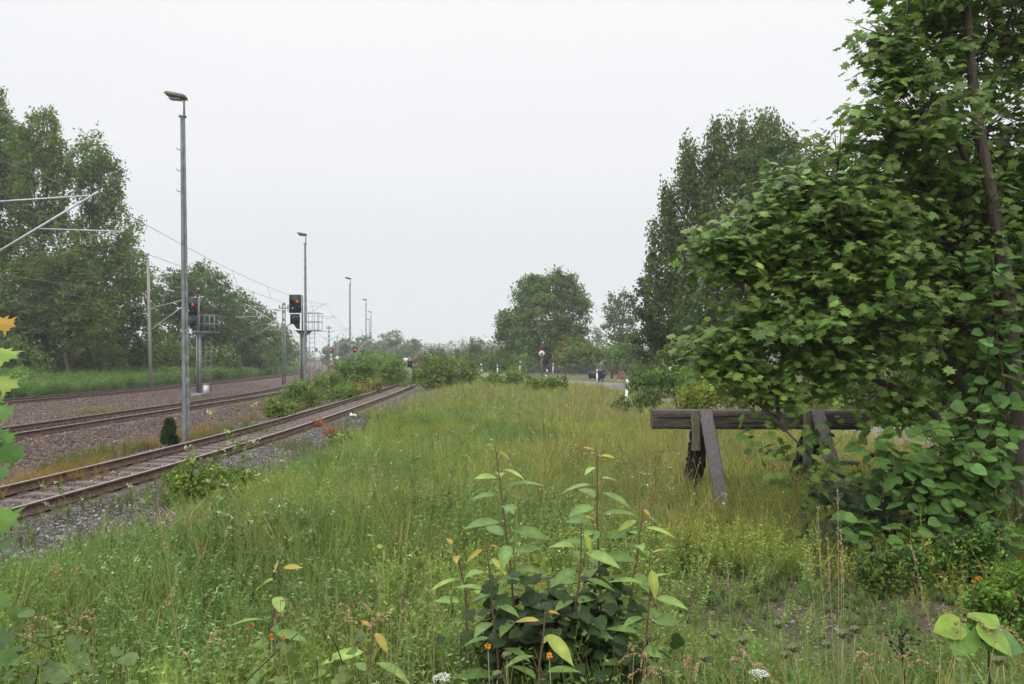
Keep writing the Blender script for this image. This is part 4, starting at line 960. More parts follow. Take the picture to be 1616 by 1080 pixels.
out = off*np.array([1,1,.3]); X_ = nrm(nrm(out)+td[:,None,:]*.6+rng.normal(size=P.shape)*.25); X_[...,2] = X_[...,2]*.5-.4+rng.normal(size=X_[...,2].shape)*.3
Zl = np.zeros(P.shape)+[-.1,-.5,.95]+rng.normal(size=P.shape)*.45+out*1.6
tipc = np.array([.11,.178,.036])*np.exp(rng.normal(0,.15,(n_,1,1)))
cc = tipc*np.exp(rng.normal(0,.16,(n_,NL,1)))*(1+rng.normal(0,.05,(n_,NL,3))); yy = (rng.random((n_,NL,1))>.93)*rng.uniform(.2,.8,(n_,NL,1)); cc = cc*(1-yy)+np.array([.14,.18,.035])*yy
lf.inst(T_maple, P.reshape(-1,3), X_.reshape(-1,3), Zl.reshape(-1,3), rng.uniform(.05,.125,n_*NL), cc.reshape(-1,3))
# reddish young leaf stalks
sel = rng.permutation(n_)[:n_//7]
for i_ in sel:
    for _ in range(2): 
        e_ = tp[i_]+nrm(td[i_]+rng.normal(size=3)*.6)*.13; wd.tube([tp[i_], (tp[i_]+e_)/2+[0,0,.015], e_], .0022, 3, mi=1, cap=False)
wd.build('trunk', [M['bark'], mat('leaf_stalk',(.22,.12,.04),.6)], mb, smooth=True); lf.build('crown', M['leafbig'], mb)
print('maple leaves', n_*NL)

def leafy_shrub(name, label, cat, base, tips_, T, size, colr, n_leaf, spread=.12, mat_='leafbig', stem_r=.006, yel=.2, group=None, facing=(0,-.5,1)):
    r = thing(name, label, cat, tuple(base), group); g = Geo(); s = Geo(); base = np.array(base, float)
    for t_ in tips_:
        t_ = np.array(t_, float); p = bent(base+rng.normal(size=3)*[.4,.12,0], t_, 9, .12, .04); s.tube(p, np.linspace(stem_r,.003,9), 5)
        k_ = rng.integers(4,9,n_leaf); P = p[k_]+rng.normal(size=(n_leaf,3))*spread; n2 = n_leaf
        X_ = nrm(P-p[k_])+rng.normal(size=(n2,3))*.3; X_[:,2] = X_[:,2]*.4-.35; Zl = np.array(facing)+rng.normal(size=(n2,3))*.35
        g.inst(T, P, X_, Zl, size*rng.uniform(.6,1.2,n2), leafcols(n2, colr, .16, yel))
    s.build('stem', M['twig'], r, smooth=True); g.build('foliage', M[mat_], r); return r
def rt(lst, Y, j=.12): return [W(px+rng.normal()*8,py+rng.normal()*8,Y)+[0,rng.normal()*j,0] for px,py in lst]
leafy_shrub('linden_shrub', 'bright green shrub with round leaves low under the maple, front of the trunks', 'shrub', (4.6,7.6,0),
    rt([(1400,690),(1440,680),(1480,700),(1520,690),(1560,690),(1600,700),(1400,745),(1430,745),(1450,740),(1500,745),(1550,740),(1600,750),(1460,780),(1500,800),(1540,800),(1390,710),(1620,650),(1580,660),(1430,715),(1530,720)], 7.25), T_round, .125, (0.081,0.169,0.033), 26, .13, yel=.1)
leafy_shrub('linden_shrub', 'upper bright green round leaved shoots at the right picture edge', 'shrub', (5.25,7.7,0),
    rt([(1540,440),(1570,450),(1600,440),(1560,560),(1600,540),(1540,620),(1600,610),(1570,400),(1550,500),(1610,480)], 7.6), T_round, .115, (0.074,0.155,0.033), 20, .12, yel=.1)
leafy_shrub('dark_shrub', 'dark leaved low shrub at the foot of the maple left side', 'shrub', (3.75,7.6,0),
    rt([(1330,770),(1290,820),(1310,840),(1370,800),(1400,830),(1440,840),(1350,760),(1480,850),(1540,840),(1600,840),(1420,790),(1500,820),(1330,800)], 7.5), T_maple, .12, (.032,.058,.022), 30, .14, yel=.05)
leafy_shrub('linden_shrub', 'low bright green round leaves hanging at the front foot of the maple', 'shrub', (4.2,7.1,0),
    rt([(1360,840),(1390,860),(1420,850),(1450,870),(1380,835),(1340,855)], 6.9, .05), T_round, .115, (0.088,0.169,0.033), 12, .08, yel=.05)
leafy_shrub('linden_shrub', 'low round leaves at the lower right picture edge below the maple', 'shrub', (4.45,6.7,0),
    rt([(1580,840),(1610,820),(1600,870),(1560,850)], 6.7, .05), T_round, .12, (0.088,0.162,0.033), 11, .09, yel=.05)

# leaves poking in at the left edge, on a young tree just outside
r = thing('young_maple', 'yellow green lobed leaves of a young maple at the left picture edge', 'young tree', (-1.6,2.1,0)); s = Geo(); g = Geo()
st = bent((-1.6,2.1,0),(-1.5,2.1,2.3),12,0,.01); s.tube(st, np.linspace(.014,.004,12), 6)
for px,py,c_,sz in [(22,515,(.28,.17,.02),.075),(28,560,(.13,.2,.03),.1),(26,606,(.15,.2,.04),.1),(22,655,(.08,.15,.03),.085),(22,688,(.07,.14,.03),.09),(34,715,(.05,.11,.025),.095),(10,750,(.045,.1,.022),.08),(34,822,(.07,.14,.02),.12),(20,945,(.06,.12,.02),.09),(26,865,(.05,.1,.02),.07),(20,1010,(.03,.06,.015),.1),(24,1040,(.05,.1,.02),.09),(4,630,(.06,.12,.025),.08),(-2,700,(.05,.11,.025),.09),(0,900,(.04,.08,.02),.09)]:
    e_ = W(px,py,1.97+rng.normal()*.04); a_ = e_-[sz*.62,0,-.01]; k_ = np.argmin(abs(st[:,2]-a_[2]+.05)); s.tube([st[k_], (st[k_]+a_)/2+[0,0,.01], a_], .002, 4)
    g.inst(T_maple, a_[None], np.array([[1,rng.normal()*.2,-.12+rng.normal()*.15]]), np.array([[0,-.75,.8+rng.normal()*.3]]), np.array([sz*.66]), np.array([c_])*1.45)
s.build('stem', M['twig'], r, smooth=True); g.build('foliage', M['leafbig'], r)

# big leaves of a seedling lower right
r = thing('linden_seedling', 'young shoot with four large yellow green leaves low at the right, close to the camera', 'seedling', (2.05,3.3,0)); s = Geo(); g = Geo()
b_ = np.array([2.05,3.3,0.]); tpt = W(1560,985,3.0); st = bent(b_, tpt, 9, .03, .01); s.tube(st, np.linspace(.008,.003,9), 6)
for px,py,X_,Zl,sz,c_ in [(1515,985,(-1,-.1,-.2),(-.2,-.75,.7),.105,(.15,.22,.03)),(1530,995,(-.7,-.4,-.6),(0,-.8,.6),.12,(.1,.19,.04)),(1555,985,(.2,-.3,-.3),(.2,-.5,.8),.13,(.15,.22,.04)),(1560,1000,(.8,-.3,-.35),(.1,-.85,.6),.13,(.075,.15,.045)),(1545,980,(.6,.3,.1),(0,-.3,1),.11,(.13,.2,.03))]:
    a_ = W(px,py,3.0); s.tube([st[-2], (st[-2]+a_)/2+[0,0,.01], a_], .002, 4); g.inst(T_round, a_[None], np.array([X_],float), np.array([Zl],float), np.array([sz]), np.array([c_])*1.35)
s.build('stem', M['twig'], r, smooth=True); g.build('foliage', M['leafbig'], r)

# ------------------------------------------------------------------ cherry saplings in the foreground
def sapling(label, path, Y, leaves, sz=.195):
    """path: stem points in photo pixels from the top down at distance Y"""
    pts = [W(px,py,Y) for px,py in path][::-1]; b_ = pts[0].copy(); b_[2] = gzf(b_[0],Y)-.02; b_[0] += rng.normal()*.04; pts = [b_]+pts if pts[0][2] > .05 else pts
    p = dens_(np.array(pts), 26); p[0] = b_
    r = thing('cherry_sapling', label, 'sapling', tuple(b_), 'saplings in the foreground'); s = Geo(); g = Geo()
    s.tube(p, np.linspace(.008,.0028,26), 6); z_top = p[-1,2]; L_ = np.linalg.norm(p[-1]-p[0])
    ang_ = rng.uniform(0,2*PI)
    leaves = int(leaves*1.7)
    for j in range(leaves):
        f_ = j/leaves; h_ = z_top-.012-(f_**1.15)*min(L_*.92, .7+.022*leaves); 
        if h_ < .08: break
        k_ = np.argmin(abs(p[:,2]-h_)); a_ = p[k_]; ang_ += 2.4+rng.normal()*.25
        d_ = np.array([math.cos(ang_), math.sin(ang_)*.8, 0]); up_ = .9-1.1*min(1,f_*5) if j < 3 else rng.uniform(-.15,.3)
        st_ = a_+ (d_+[0,0,.35])*(.018+.022*min(1,f_*4)); s.tube([a_, (a_+st_)/2+[0,0,.003], st_], .0018, 4)
        size = sz*(.38+.62*min(1, f_*4.5))*rng.uniform(.8,1.1)
        if j < 3: c_ = np.array([(.3,.2,.04),(.3,.25,.05),(.24,.29,.055)][j])
        else: 
            q = min(1,(j-3)/4); c_ = np.array((.21,.31,.075))*(1-q)+np.array((.125,.21,.055))*q; c_ = c_*np.exp(rng.normal(0,.12))
        X_ = d_+[0,0,up_ if j >= 3 else (.5-.4*j-.6*(rng.random()>.5))]
        g.inst(T_long, st_[None], X_[None], (np.array([0,-.25,1.])+rng.normal(size=3)*.22)[None], np.array([size]), c_[None])
    s.build('stem', mat_reuse['sapstem'], r, smooth=True); g.build('foliage', M['leafbig'], r); return r
mat_reuse = dict(sapstem=mat('sapling_stem', (.13,.075,.045), .7))
for lb,path,Y,nl in [
    ('tallest left cherry sapling with yellow tip and wide hanging leaves', [(782,708),(787,745),(795,810),(801,860),(808,910),(812,1000)], 4.2, 17),
    ('tall cherry sapling right of the middle with reddish yellow tip', [(942,713),(943,760),(942,817),(945,880),(950,990)], 4.3, 17),
    ('cherry sapling with orange tip at the right of the clump, upper one', [(1015,800),(1010,840),(1006,880),(985,1000)], 4.25, 12),
    ('cherry sapling standing between the two tall ones', [(918,819),(917,870),(914,925),(900,991)], 4.1, 13),
    ('lower left cherry sapling with large leaves spread flat', [(768,858),(772,900),(777,965),(785,1020)], 4.05, 11),
    ('lower right cherry sapling, outermost of the clump', [(1025,876),(1026,930),(1021,995),(1010,1050)], 4.0, 10),
    ('shortest cherry sapling in the middle of the clump', [(860,965),(858,1000),(850,1060)], 3.8, 6),
    ('small cherry sapling among the weeds, half way to the left edge', [(440,885),(438,930),(425,1010)], 4.2, 7),
    ('small cherry sapling just left of the grass plumes', [(590,985),(585,1030),(580,1080)], 3.9, 6),
    ('small leafy shoot behind the lower left cherry sapling', [(715,860),(722,880),(735,930)], 4.5, 6)]:
    sapling(lb, path, Y, nl)
leafy_shrub('bramble_clump', 'dark bramble leaves massed at the feet of the cherry saplings', 'shrub', (3.9*100/F,4.1,0),
    [W(px,py,4.0)+[0,rng.normal()*.12+.25,0] for px,py in [(800,985),(830,940),(870,990),(910,970),(950,965),(980,980),(1010,990),(840,1010),(790,1010),(900,1040),(960,1030),(1020,1040),(820,1060),(760,1040),(880,960),(990,1060),(930,1000),(960,950)]],
    T_round, .075, (.03,.058,.016), 40, .085, yel=.12, stem_r=.005)
leafy_shrub('bramble_clump', 'pale leafed low clump left of the cherry saplings bottom edge', 'shrub', (-1.05,3.7,0), [W(px,py,3.7) for px,py in [(470,1000),(500,1040),(440,1050),(520,1000),(560,1060)]], T_round, .055, (.1,.16,.04), 8, .07, stem_r=.004)
leafy_shrub('bramble_clump', 'dark low leaves at the lower left corner', 'shrub', (-2.2,3.5,0), [W(px,py,3.4) for px,py in [(20,1000),(60,1050),(20,1060),(90,1070),(140,1060)]], T_round, .075, (.085,.14,.04), 9, .07, stem_r=.004)

# ------------------------------------------------------------------ meadow
def herb(seed, n_br=7, n_lf=9, lfs=.085, wide=.16, open_=.6):
    r = np.random.default_rng(seed); V=[]; Fc=[]; T=[]
    def quad(p,d,nrm_,L_,wd_,tint):
        d = d/np.linalg.norm(d); s_ = np.cross(nrm_, d); s_ = s_/max(np.linalg.norm(s_),1e-6); k_ = len(V)
        V.extend([p, p+d*L_*.5+s_*wd_, p+d*L_, p+d*L_*.5-s_*wd_]); Fc.append((k_,k_+1,k_+2,k_+3)); T.extend([tint]*4)
    def strip(pts, w_, tint):
        k_ = len(V); a = r.uniform(0,PI); s_ = np.array([math.cos(a),math.sin(a),0])
        for i_,p in enumerate(pts): V.extend([p-s_*w_*(1-.6*i_/len(pts)), p+s_*w_*(1-.6*i_/len(pts))])
        for i_ in range(len(pts)-1): Fc.append((k_+2*i_,k_+2*i_+1,k_+2*i_+3,k_+2*i_+2))
        T.extend([tint]*(2*len(pts)))
    for b in range(n_br):
        a = r.uniform(0,2*PI); h = r.uniform(.55,1.0) if b else 1.05; o = np.array([math.cos(a),math.sin(a),0])*wide*r.uniform(.3,1.3)
        pts = [np.array([0,0,0.])+o*s_**1.4*1.3+np.array([0,0,h*s_]) for s_ in np.linspace(0,1,4)]
        strip(pts, .008, (1.15,.95,.8))
        for j in range(n_lf):
            s_ = r.uniform(.2,1.0); p = o*s_**1.4*1.3+np.array([0,0,h*s_]); d = r.normal(size=3)*[1,1,.35]+[0,0,.25]; n_ = r.normal(size=3)*open_+[0,0,1]
            t_ = np.exp(r.normal(0,.18)); quad(p, d, n_, lfs*r.uniform(.6,1.5), lfs*r.uniform(.16,.3), (t_,t_,t_*r.uniform(.7,1)))
    return (np.array(V),Fc,np.array(T))
def tuft(seed, n_b=12, lean=.35, wid=.007, seeds=False):
    r = np.random.default_rng(seed); V=[]; Fc=[]; T=[]
    for b in range(n_b):
        a = r.uniform(0,2*PI); h = r.uniform(.5,1.1); l_ = r.uniform(.1,1)*lean; d = np.array([math.cos(a),math.sin(a),0]); a2 = r.uniform(0,PI); s_ = np.array([math.cos(a2),math.sin(a2),0]); k_=len(V); o = r.normal(size=3)*[.05,.05,0]
        for i_,t_ in enumerate((0,.4,.75,1)):
            p = o+d*l_*t_**2*1.2+np.array([0,0,h*(t_-.18*l_*t_**3)]); ww = wid*(1,1,.7,.15)[i_]; V.extend([p-s_*ww,p+s_*ww]); T.extend([(.9+.25*t_,.95+.1*t_,.85)]*2)
        for i_ in range(3): Fc.append((k_+2*i_,k_+2*i_+1,k_+2*i_+3,k_+2*i_+2))
        if seeds and b%2==0:
            for q in range(7):
                p = V[-1]+np.array([r.normal()*.018,r.normal()*.018,-.16+.03*q]); e_ = r.normal(size=3)*.012; k_=len(V); V.extend([p,p+[.007,0,.012],p+[0,.002,.034],p+[-.007,0,.012]]); Fc.append((k_,k_+1,k_+2,k_+3)); T.extend([(1.7,1.25,1.05)]*4)
    return (np.array(V),Fc,np.array(T))
HBF = [herb(21,7,9,.085,.2),herb(22,8,9,.07,.25),herb(23,6,9,.1,.2),herb(24,9,8,.06,.3)]
HB = [herb(1),herb(2,8,10,.07,.2),herb(3,6,10,.1,.12),herb(4,9,8,.06,.25)]
HT = [tuft(11),tuft(12,14,.6),tuft(13,10,.25),tuft(14,10,.45,seeds=True)]
def site(n_, y0, y1, fac=.70, pw=1.0):
    Y = y0+(y1-y0)*rng.random(n_)**pw; X = rng.uniform(-1,1,n_)*Y*fac*1.03; return X, Y
def density(x, y):
    us = x-xs(y); edge = 3.75-2.0*sstep(18,28,y)+1.3*(vnoise(x,y,1.2,21)-.5)+1.2*(vnoise(x,y,3,22)-.5)
    d = sstep(-.3,.5,us-edge-.0)
    d = d*sstep(2.2,3.0,dist_road(x,y))
    bare = np.exp(-(((x-2.9)/2.1)**2+((y-5.75)/.95)**2))*1.35; bare = np.maximum(bare, np.exp(-(((x-1.9)/.9)**2+((y-6.6)/.4)**2)))
    d = d*(1-np.clip(bare,0,.80)); return d
def drywt(x, y):     # where the meadow is straw coloured rather than green
    k_ = sstep(-.5, 2.6, x-(y-12)*.02+1.3*(vnoise(x,y,2.5,31)-.5)*2)*sstep(7.0,9.5,y)
    k_ = np.maximum(k_*.85, sstep(.62,.85,vnoise(x,y,3.1,32))*.35); k_ = np.maximum(k_, sstep(24,40,y)*.6); return np.clip(k_,0,1)
def meadow(name, label, n_herb, n_tuft, y0, y1, hs, wfac=1.0, pw=1.0):
    HB_ = HB if y0 < 9 else HBF; g = Geo(); X,Y = site(n_herb, y0, y1, pw=pw); k_ = rng.random(n_herb) < density(X,Y)*(1-.45*drywt(X,Y)); X,Y = X[k_],Y[k_]; n_ = len(X)
    dw = drywt(X,Y)[:,None]*rng.uniform(.3,1,(n_,1)); pn = vnoise(X,Y,1.1,41)[:,None]; pn2 = vnoise(X,Y,.55,42)[:,None]
    c = (np.array([.15,.235,.085])*(1-pn)+np.array([.21,.285,.095])*pn)*(.75+.5*pn2); p3 = vnoise(X,Y,1.9,45)[:,None]; c = np.where(p3>.68, c*np.array([.78,.9,1.0]), c); c = np.where(p3<.24, c*np.array([1.35,1.12,.9]), c); c = c*(1-dw)+np.array([.26,.255,.10])*dw; c = c*np.exp(rng.normal(0,.16,(n_,1)))
    H = hs*(.4+.85*vnoise(X,Y,1.7,43)+.45*vnoise(X,Y,.5,46)**2)*(.5+.5*sstep(0,1.6,X-xs(Y)-3.2))*rng.uniform(.5,1.35,n_)*(1+.7*(rng.random(n_)>.97)); near = np.exp(-(((X-2.9)/2.6)**2+((Y-5.8)/1.5)**2)); H = H*(1-.65*near); P = np.stack([X,Y,gz(X,Y)-.02],1)
    ix = rng.integers(0,4,n_)
    for q in range(4):
        m_ = ix==q; nn_ = m_.sum(); a = rng.uniform(0,2*PI,nn_); Xd = np.stack([np.cos(a),np.sin(a),a*0],1); Zd = np.tile([0,0,1.],(nn_,1))+rng.normal(size=(nn_,3))*[.22,.22,0]
        Hc = np.clip(H[m_],.18,hs*.9)*wfac*1.05; S = np.stack([Hc,Hc,H[m_]],1); Xd = Xd-(Xd*nrm(Zd)).sum(1)[:,None]*nrm(Zd); g.inst(HB_[q], P[m_], Xd, Zd, S, c[m_])
    X,Y = site(n_tuft, y0, y1, pw=pw); k_ = rng.random(n_tuft) < np.maximum(density(X,Y), .12*(density(X,Y)>.03)); X,Y = X[k_],Y[k_]; n_ = len(X); dw = drywt(X,Y)[:,None]*rng.uniform(.5,1,(n_,1)); dry = (rng.random((n_,1))<.14)
    c = np.array([.17,.235,.085])*(1-dw)+np.array([.32,.28,.13])*dw; c = np.where(dry, np.array([.34,.28,.14]), c)*np.exp(rng.normal(0,.2,(n_,1)))
    H = hs*(.6+.8*vnoise(X,Y,1.7,44))*rng.uniform(.6,1.4,n_)*(1+.25*drywt(X,Y)); near = np.exp(-(((X-2.9)/2.6)**2+((Y-5.8)/1.5)**2)); H = H*(1-.7*near); P = np.stack([X,Y,gz(X,Y)-.02],1); ix = rng.integers(0,4,n_)
    for q in range(4):
        m_ = ix==q; nn_ = m_.sum(); a = rng.uniform(0,2*PI,nn_); Xd = np.stack([np.cos(a),np.sin(a),a*0],1)
        g.inst(HT[q], P[m_], Xd, np.tile([0,0,1.],(nn_,1)), np.stack([H[m_]*wfac*.9,H[m_]*wfac*.9,H[m_]],1), c[m_])
    o = g.build(name, M['grass']); print(name, len(o.data.polygons)); return tag(o, label, 'grass', kind='stuff')
meadow('meadow_grass', 'near meadow of small leaved weeds and grass', 10500, 4200, 2.6, 9, .42, 1.0, .75)
meadow('meadow_grass', 'middle meadow, green on the left and straw coloured by the barrier', 34000, 6500, 9, 21, .36, 1.0, .8)
meadow('meadow_grass', 'far meadow reaching back to the bushes', 24000, 6500, 21, 58, .33, 1.6, .9)
g = Geo(); n_ = 2600; X,Y = site(n_, 4.5, 34, pw=.9); k_ = rng.random(n_) < density(X,Y)*(.25+.75*drywt(X,Y)); X,Y = X[k_],Y[k_]; n_ = len(X)
for x_,y_ in zip(X,Y):                     # single straws standing above the rest
    z_ = gzf(x_,y_); h_ = rng.uniform(.4,.85); l_ = rng.normal(size=2)*.16; c_ = np.array([.4,.33,.18])*rng.uniform(.6,1.1) if rng.random()<.7 else np.array([.2,.09,.05])
    p_ = np.array([(x_,y_,z_),(x_+l_[0]*.3,y_+l_[1]*.3,z_+h_*.55),(x_+l_[0],y_+l_[1],z_+h_)]); w_ = .0016+.00022*y_; g.tube(p_, [w_,w_*.8,w_*.5], 3, col=c_, cap=False)
    m_ = 7; P = p_[2]-(p_[2]-p_[1])*rng.uniform(0,.4,(m_,1))+rng.normal(size=(m_,3))*.008; g.inst(T_card, P, np.array([l_[0],l_[1],h_])+rng.normal(size=(m_,3))*.25, rng.normal(size=(m_,3)), .016+.0009*y_, c_*1.15)
tag(g.build('meadow_straws', M['grass']), 'pale dry seed stalks standing above the meadow weeds', 'grass', kind='stuff')
# verge left of the far track
g = Geo(); n_ = 16000; Y = 34+150*rng.random(n_)**1.4; X = xf(Y)-3.3-rng.random(n_)**1.3*11; k_ = X > -.72*Y; X,Y = X[k_],Y[k_]; n_ = len(X); H = rng.uniform(.5,1.1,n_)*(1+.8*vnoise(X,Y,6,51)); c = np.array([.11,.19,.06])*np.exp(rng.normal(0,.2,(n_,1)))
for q in range(4):
    m_ = rng.integers(0,4,n_)==q; nn_=m_.sum(); a = rng.uniform(0,2*PI,nn_); g.inst((HT if q%2 else HB)[q], np.stack([X,Y,gz(X,Y)],1)[m_], np.stack([np.cos(a),np.sin(a),a*0],1), np.tile([0,0,1.],(nn_,1)), np.stack([H*1.6,H*1.6,H],1)[m_], c[m_])
tag(g.build('verge_grass', M['grass']), 'tall green grass along the far side of the tracks', 'grass', kind='stuff')
# weeds on the strip between siding and middle track, and sparse ones on the ballast
g = Geo(); n_ = 9000; Y = 17+60*rng.random(n_)**1.3; fr = rng.random(n_); X = xm(Y)+4.3+fr*(xs(Y)-2.0-xm(Y)-4.3)
k_ = rng.random(n_) < sstep(.45,.75,vnoise(X,Y,2.5,61))*(.15+.85*sstep(24,34,Y)); X,Y = X[k_],Y[k_]; n_=len(X); H = rng.uniform(.25,.5,n_); pn = (vnoise(X,Y,3,62)>.5)[:,None]
c = np.where(pn, np.array([.21,.15,.06]), np.array([.11,.13,.045]))*np.exp(rng.normal(0,.25,(n_,1)))
ix = rng.integers(0,4,n_)
for q in range(4):
    m_ = ix==q; nn_=m_.sum(); a = rng.uniform(0,2*PI,nn_); g.inst((HT if q%2 else HB)[q], np.stack([X,Y,gz(X,Y)],1)[m_], np.stack([np.cos(a),np.sin(a),a*0],1), np.tile([0,0,1.],(nn_,1)), np.stack([H,H,H],1)[m_], c[m_])
# dry patch left of the siding close to the edge of the picture, and little tufts beside the rails
for cx,cy,ra,nn_,cl in [(-8.9-.0,14.7,.75,240,(.24,.16,.06)),(-9.4,17.2,.6,120,(.2,.15,.06)),(-9.0,22.5,.6,120,(.17,.15,.055)),(-8.5,24.5,.7,150,(.1,.13,.045)),(-14.8+4.3,32,1.0,150,(.19,.14,.055)),(-15-3.6,46,1.6,200,(.12,.13,.045)),(-19.5,36,1.0,150,(.2,.16,.06))]:
    X = cx+rng.normal(size=nn_)*ra*.5; Y = cy+rng.normal(size=nn_)*ra*1.1; H = rng.uniform(.12,.32,nn_); a = rng.uniform(0,2*PI,nn_)
    g.inst(HT[1], np.stack([X,Y,gz(X,Y)],1), np.stack([np.cos(a),np.sin(a),a*0],1), np.tile([0,0,1.],(nn_,1)), H, np.array(cl)*np.exp(rng.normal(0,.25,(nn_,1))))
# sparse weeds in the grey ballast
nn_ = 2200; Y = 9.5+26*rng.random(nn_); X = xs(Y)+rng.uniform(1.1,3.8,nn_); k_ = vnoise(X,Y,1.2,71)>.58; X,Y = X[k_],Y[k_]; nn_=len(X); a = rng.uniform(0,2*PI,nn_)
g.inst(HB[0], np.stack([X,Y,gz(X,Y)],1), np.stack([np.cos(a),np.sin(a),a*0],1), np.tile([0,0,1.],(nn_,1)), rng.uniform(.1,.32,nn_), np.array([.11,.15,.045])*np.exp(rng.normal(0,.2,(nn_,1))))
tag(g.build('ballast_weeds', M['grass']), 'scattered dry and green weeds growing on the ballast', 'weeds', kind='stuff')

# blossoms dotted through the meadow
def dots(name, label, n_, y0, y1, col_, size, hgt, cl, dens_fac=1.0, per=5):
    g = Geo(); X,Y = site(n_, y0, y1); k_ = rng.random(n_) < density(X,Y)*sstep(.4,.7,vnoise(X,Y,2.3,cl)); X,Y = X[k_],Y[k_]; n_=len(X)
    P = np.stack([X,Y,gz(X,Y)+hgt*rng.uniform(.7,1.15,n_)],1); P = (P[:,None,:]+rng.normal(size=(n_,per,3))*size*[1,1,.4]).reshape(-1,3); m_=len(P)
    g.inst(T_card, P, rng.normal(size=(m_,3)), np.array([0,-.3,1])+rng.normal(size=(m_,3))*.4, size*rng.uniform(.6,1.3,m_), np.array(col_)*np.exp(rng.normal(0,.12,(m_,1))))
    tag(g.build(name, M['flower']), label, 'flowers', kind='stuff')
dots('white_blossoms', 'tiny white blossoms dotted through the meadow', 900, 6, 34, (.6,.6,.52), .02, .42, 81)
dots('yellow_blossoms', 'small yellow blossoms dotted through the meadow', 600, 5, 40, (.5,.32,.03), .018, .42, 82)
g = Geo(); 
for px,py,Y in [(552,690,23.5),(575,686,24),(522,682,23),(535,700,20.5),(505,668,26)]:
    n_=160; p = W(px,py,Y); P = p+rng.normal(size=(n_,3))*[.13,.15,.07]; g.inst(T_card, P, rng.normal(size=(n_,3)), rng.normal(size=(n_,3)), .07, leafcols(n_,(.26,.09,.035),.25,.1))
    for _ in range(14): q = p+rng.normal(size=3)*[.12,.12,.04]; g.tube([(q[0],q[1],gzf(q[0],q[1])),q], .006, 3, col=(.16,.07,.03), cap=False)
tag(g.build('dock_plants', M['leaf']), 'rust red dock seed heads at the edge of the siding ballast', 'plants', kind='stuff')
# green weed clumps at the ballast edge
for lst,Y,col_,lb in [([(305,762,40,34),(345,772,50,36),(290,792,34,26),(385,765,30,26)], 12.4, (.1,.135,.042), 'fresh green weed clump at the ballast edge near the siding'),
                      ([(545,700,28,14),(560,720,30,14)], 18.5, (.085,.13,.04), 'green weed clump below the rust red dock plants'),
                      ([(520,760,44,16),(570,770,30,12)], 13.5, (.075,.125,.042), 'low dark green weed clump in the meadow left of the saplings')]:
    bush('weed_clump', lb, 'weeds', lst, Y, 7, col_, 'weed clumps', clumppx=9, K=3.6)
# small conifer by the lamp mast
p = W(267,690,20.6); z0 = gzf(p[0],20.6); r = thing('small_conifer', 'small dark conifer standing left of the nearest lamp mast', 'conifer', (p[0],20.6,z0)); g = Geo(); n_=1500
th = rng.random(n_)*2*PI; hh = rng.random(n_)**1.2; rr = (1-hh)**.6*.2*(.45+.55*rng.random(n_)**.5)*(.8+.3*np.sin(th*3+hh*9)); P = np.stack([p[0]+rr*np.cos(th),20.6+rr*np.sin(th),z0+.05+hh*.66],1); Xd = np.stack([np.cos(th),np.sin(th),th*0+.7],1)+rng.normal(size=(n_,3))*.3
g.inst(T_leaf, P, Xd, rng.normal(size=(n_,3)), .11*rng.uniform(.6,1.2,n_), np.array([.045,.08,.034])*np.exp(rng.normal(0,.35,(n_,1)))); g.build('crown', M['leaf'], r); g = Geo(); g.tube([(p[0],20.6,z0),(p[0],20.6,z0+.7)], [.02,.005], 5); g.build('trunk', M['bark'], r)

# ------------------------------------------------------------------ single tall weeds in front
def wild_carrot(px, py, Y, label, kind, lean=.0, R=.028):
    p = W(px,py,Y); b_ = np.array([p[0]-lean*.6, Y, gzf(p[0],Y)]); r = thing('wild_carrot', label, 'wild carrot', tuple(b_), 'wild carrots in the foreground')
    s_ = np.linspace(0,1,8)[:,None]; st = b_*(1-s_)+p*s_; st[:,0] += lean*(s_[:,0]**2-s_[:,0])*.6
    g = Geo(); g.tube(st, .0028, 5); g.build('stem', M['pale'], r, smooth=True); g = Geo()
    if kind == 'nest':
        for i_ in range(44):
            a = i_*2.4; rr = R*math.sqrt((i_%22+.5)/22); e1 = p+np.array([math.cos(a)*rr*1.15,math.sin(a)*rr*1.15,R*.55]); e2 = p+np.array([math.cos(a)*rr*.75,math.sin(a)*rr*.75,R*1.35+R*.25*(1-rr/R)])
            g.tube([p,e1,e2], [.0012,.0014,.003], 4, cap=False)
    else:
        n_=150; rr = np.sqrt(rng.random(n_))*R*1.4; a = rng.random(n_)*2*PI; P = p+np.stack([rr*np.cos(a),rr*np.sin(a),R*.9-rr*.35+rng.normal(size=n_)*.003],1)
        g.inst(T_card, P, rng.normal(size=(n_,3)), np.array([0,-.2,1])+rng.normal(size=(n_,3))*.4, .008, (1.35,1.35,1.25))
        for i_ in range(0,n_,6): g.tube([p,P[i_]], .0008, 3, cap=False)
    g.build('flower_head', M['umbel'] if kind=='nest' else M['umbelwhite'], r)
M['pale'] = mat('pale_green_stem', (.2,.24,.1), .7); M['umbel'] = mat('umbel_nest', (.27,.29,.15), .8); M['umbelwhite'] = mat('umbel_white', (.55,.57,.5), .8)
